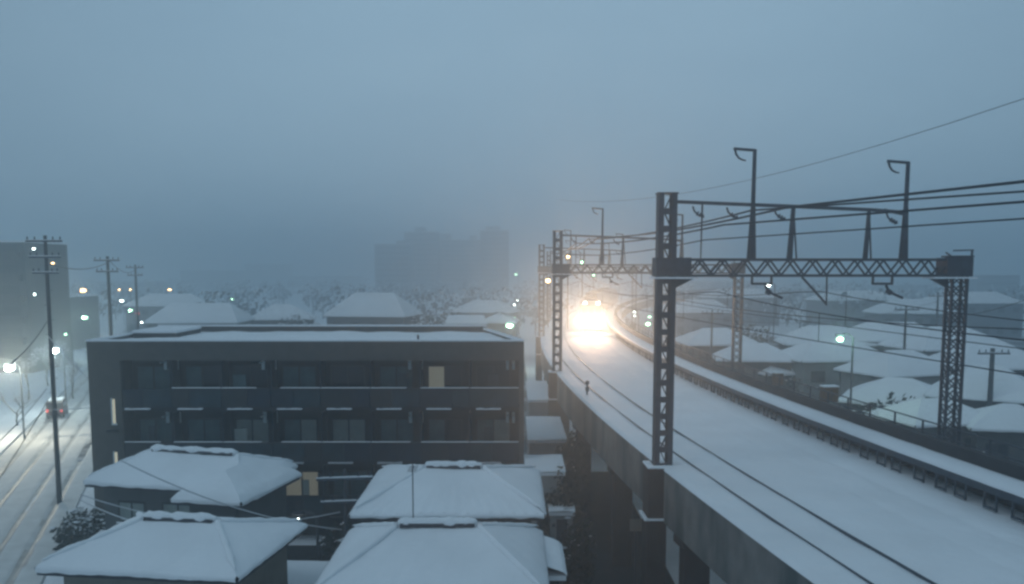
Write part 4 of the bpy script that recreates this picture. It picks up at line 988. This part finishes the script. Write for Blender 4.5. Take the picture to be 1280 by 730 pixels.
for k, (px, Yd, w_, d_, he_, rs, lab) in enumerate([
    (880, 190, 14, 9, 7, 2.5, 'very faint roof right of the lamps beside the near mast'), (930, 230, 20, 10, 9, 2, 'very faint long roof left of the gantry diagonal brace'),
    (1085, 210, 22, 10, 9, 2, 'very faint long roof between lamp and left hazy pole'),
    (1150, 165, 15, 9, 8, 2.4, 'very faint roof between the two hazy poles'), (1225, 190, 20, 10, 9, 2.2, 'very faint roof just right of the far mast top'),
    (205, 200, 18, 10, 8, 2.5, 'faint roof behind the two level roof on the left'), 
    
    (600, 180, 13, 9, 7.5, 2.2, 'faint roof above the small pale flat roofed house')]):
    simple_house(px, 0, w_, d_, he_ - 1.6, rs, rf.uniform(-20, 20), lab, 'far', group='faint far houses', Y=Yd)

# rusty boxes beyond the parapet
for px, py, Yd, w_, h_, lab in ((972, 481, 56, .55, .75, 'smaller rusty orange equipment box on the walkway, farther off'), (1036, 502, 47, .85, .8, 'larger rusty orange equipment box on the walkway')):
    q = atY(px, py, Yd); t = empty('equipment_box', q, R(8), lab, 'equipment box', 'rusty boxes outside the parapet')
    g = MB(); g.box(-w_/2,-.25,0,w_/2,.25,h_); b = g.build('cabinet', 'rust', t, bevel=.03)
    g = MB(); g.box(-w_/2-.03,-.28,h_,w_/2+.03,.28,h_+.08); g.build('cap_snow', 'snow', t, bevel=.03)
    g = MB(); g.box(-.02,-.27,.1,.02,-.25,h_-.1); g.box(.08,-.29,h_*.4,.11,-.25,h_*.6); g.build('door_handle', 'steel', b)

# ------------------------------------------------------------------ car on the road
def car(px, py, label, rot):
    q = onz(px, py, .1); t = empty('parked_car', (q.x, q.y, .1), rot, label, 'car')
    prof = [(-2.0,.35),(-2.05,.8),(-1.9,1.0),(-1.75,1.55),(-1.5,1.7),(.5,1.7),(.95,1.15),(1.75,1.0),(1.95,.8),(1.98,.35)]
    n = len(prof); g = MB(); vs = [(-.74,a,b) for a,b in prof] + [(.74,a,b) for a,b in prof]
    g.add(vs, [tuple(range(n)), tuple(range(2*n-1,n-1,-1))] + [(i,(i+1)%n,(i+1)%n+n,i+n) for i in range(n)])
    b = g.build('body', 'redcar', t, bevel=.05)
    g = MB(); g.box(-.6,-1.87,1.05,.6,-1.8,1.48); g.build('rear_window','glass',b)
    for x in (-.76,.76):
        g = MB(); g.box(min(x,x*.98),-1.4,1.1,max(x,x*.98),.5,1.5); g.build('side_window','glass',b)
        g = MB(); g.box(x*.82-.1,-2.09,.72,x*.82+.1,-2.03,.98); g.build('tail_light','lamp_r',b)
        for y in (-1.3,1.25):
            g = MB(); g.tube([(x*.9-.09,y,.3),(x*.9+.09,y,.3)],.3,14); wh = g.build('wheel','rubber',t); g = MB(); g.tube([(x*.9-.1,y,.3),(x*.9+.1,y,.3)],.16,10); g.build('rim','steel',wh)
    g = MB(); slope(g,(-.66,-1.5,1.7),(.66,-1.5,1.7),(.66,.45,1.7),(-.66,.45,1.7),6,8,.12,0,1); g.build('roof_snow','snow',b,smooth=True)
car(72, 520, 'dark red small car with glowing tail light on the snowy road', math.atan2(-RD.x, RD.y))

# ------------------------------------------------------------------ haze
m = bpy.data.materials.new('haze_air'); m.use_nodes = True; t_ = m.node_tree
for n_ in list(t_.nodes): t_.nodes.remove(n_)
o_ = t_.nodes.new('ShaderNodeOutputMaterial'); v_ = t_.nodes.new('ShaderNodeVolumePrincipled')
v_.inputs['Color'].default_value = (.77, .91, 1.0, 1); v_.inputs['Density'].default_value = .0044; v_.inputs['Anisotropy'].default_value = .72
t_.links.new(v_.outputs[0], o_.inputs['Volume'])
g = MB(); g.box(-1400, -200, -2, 1400, 1400, 44); o = g.build('haze', m); tag(o, kind='stuff')
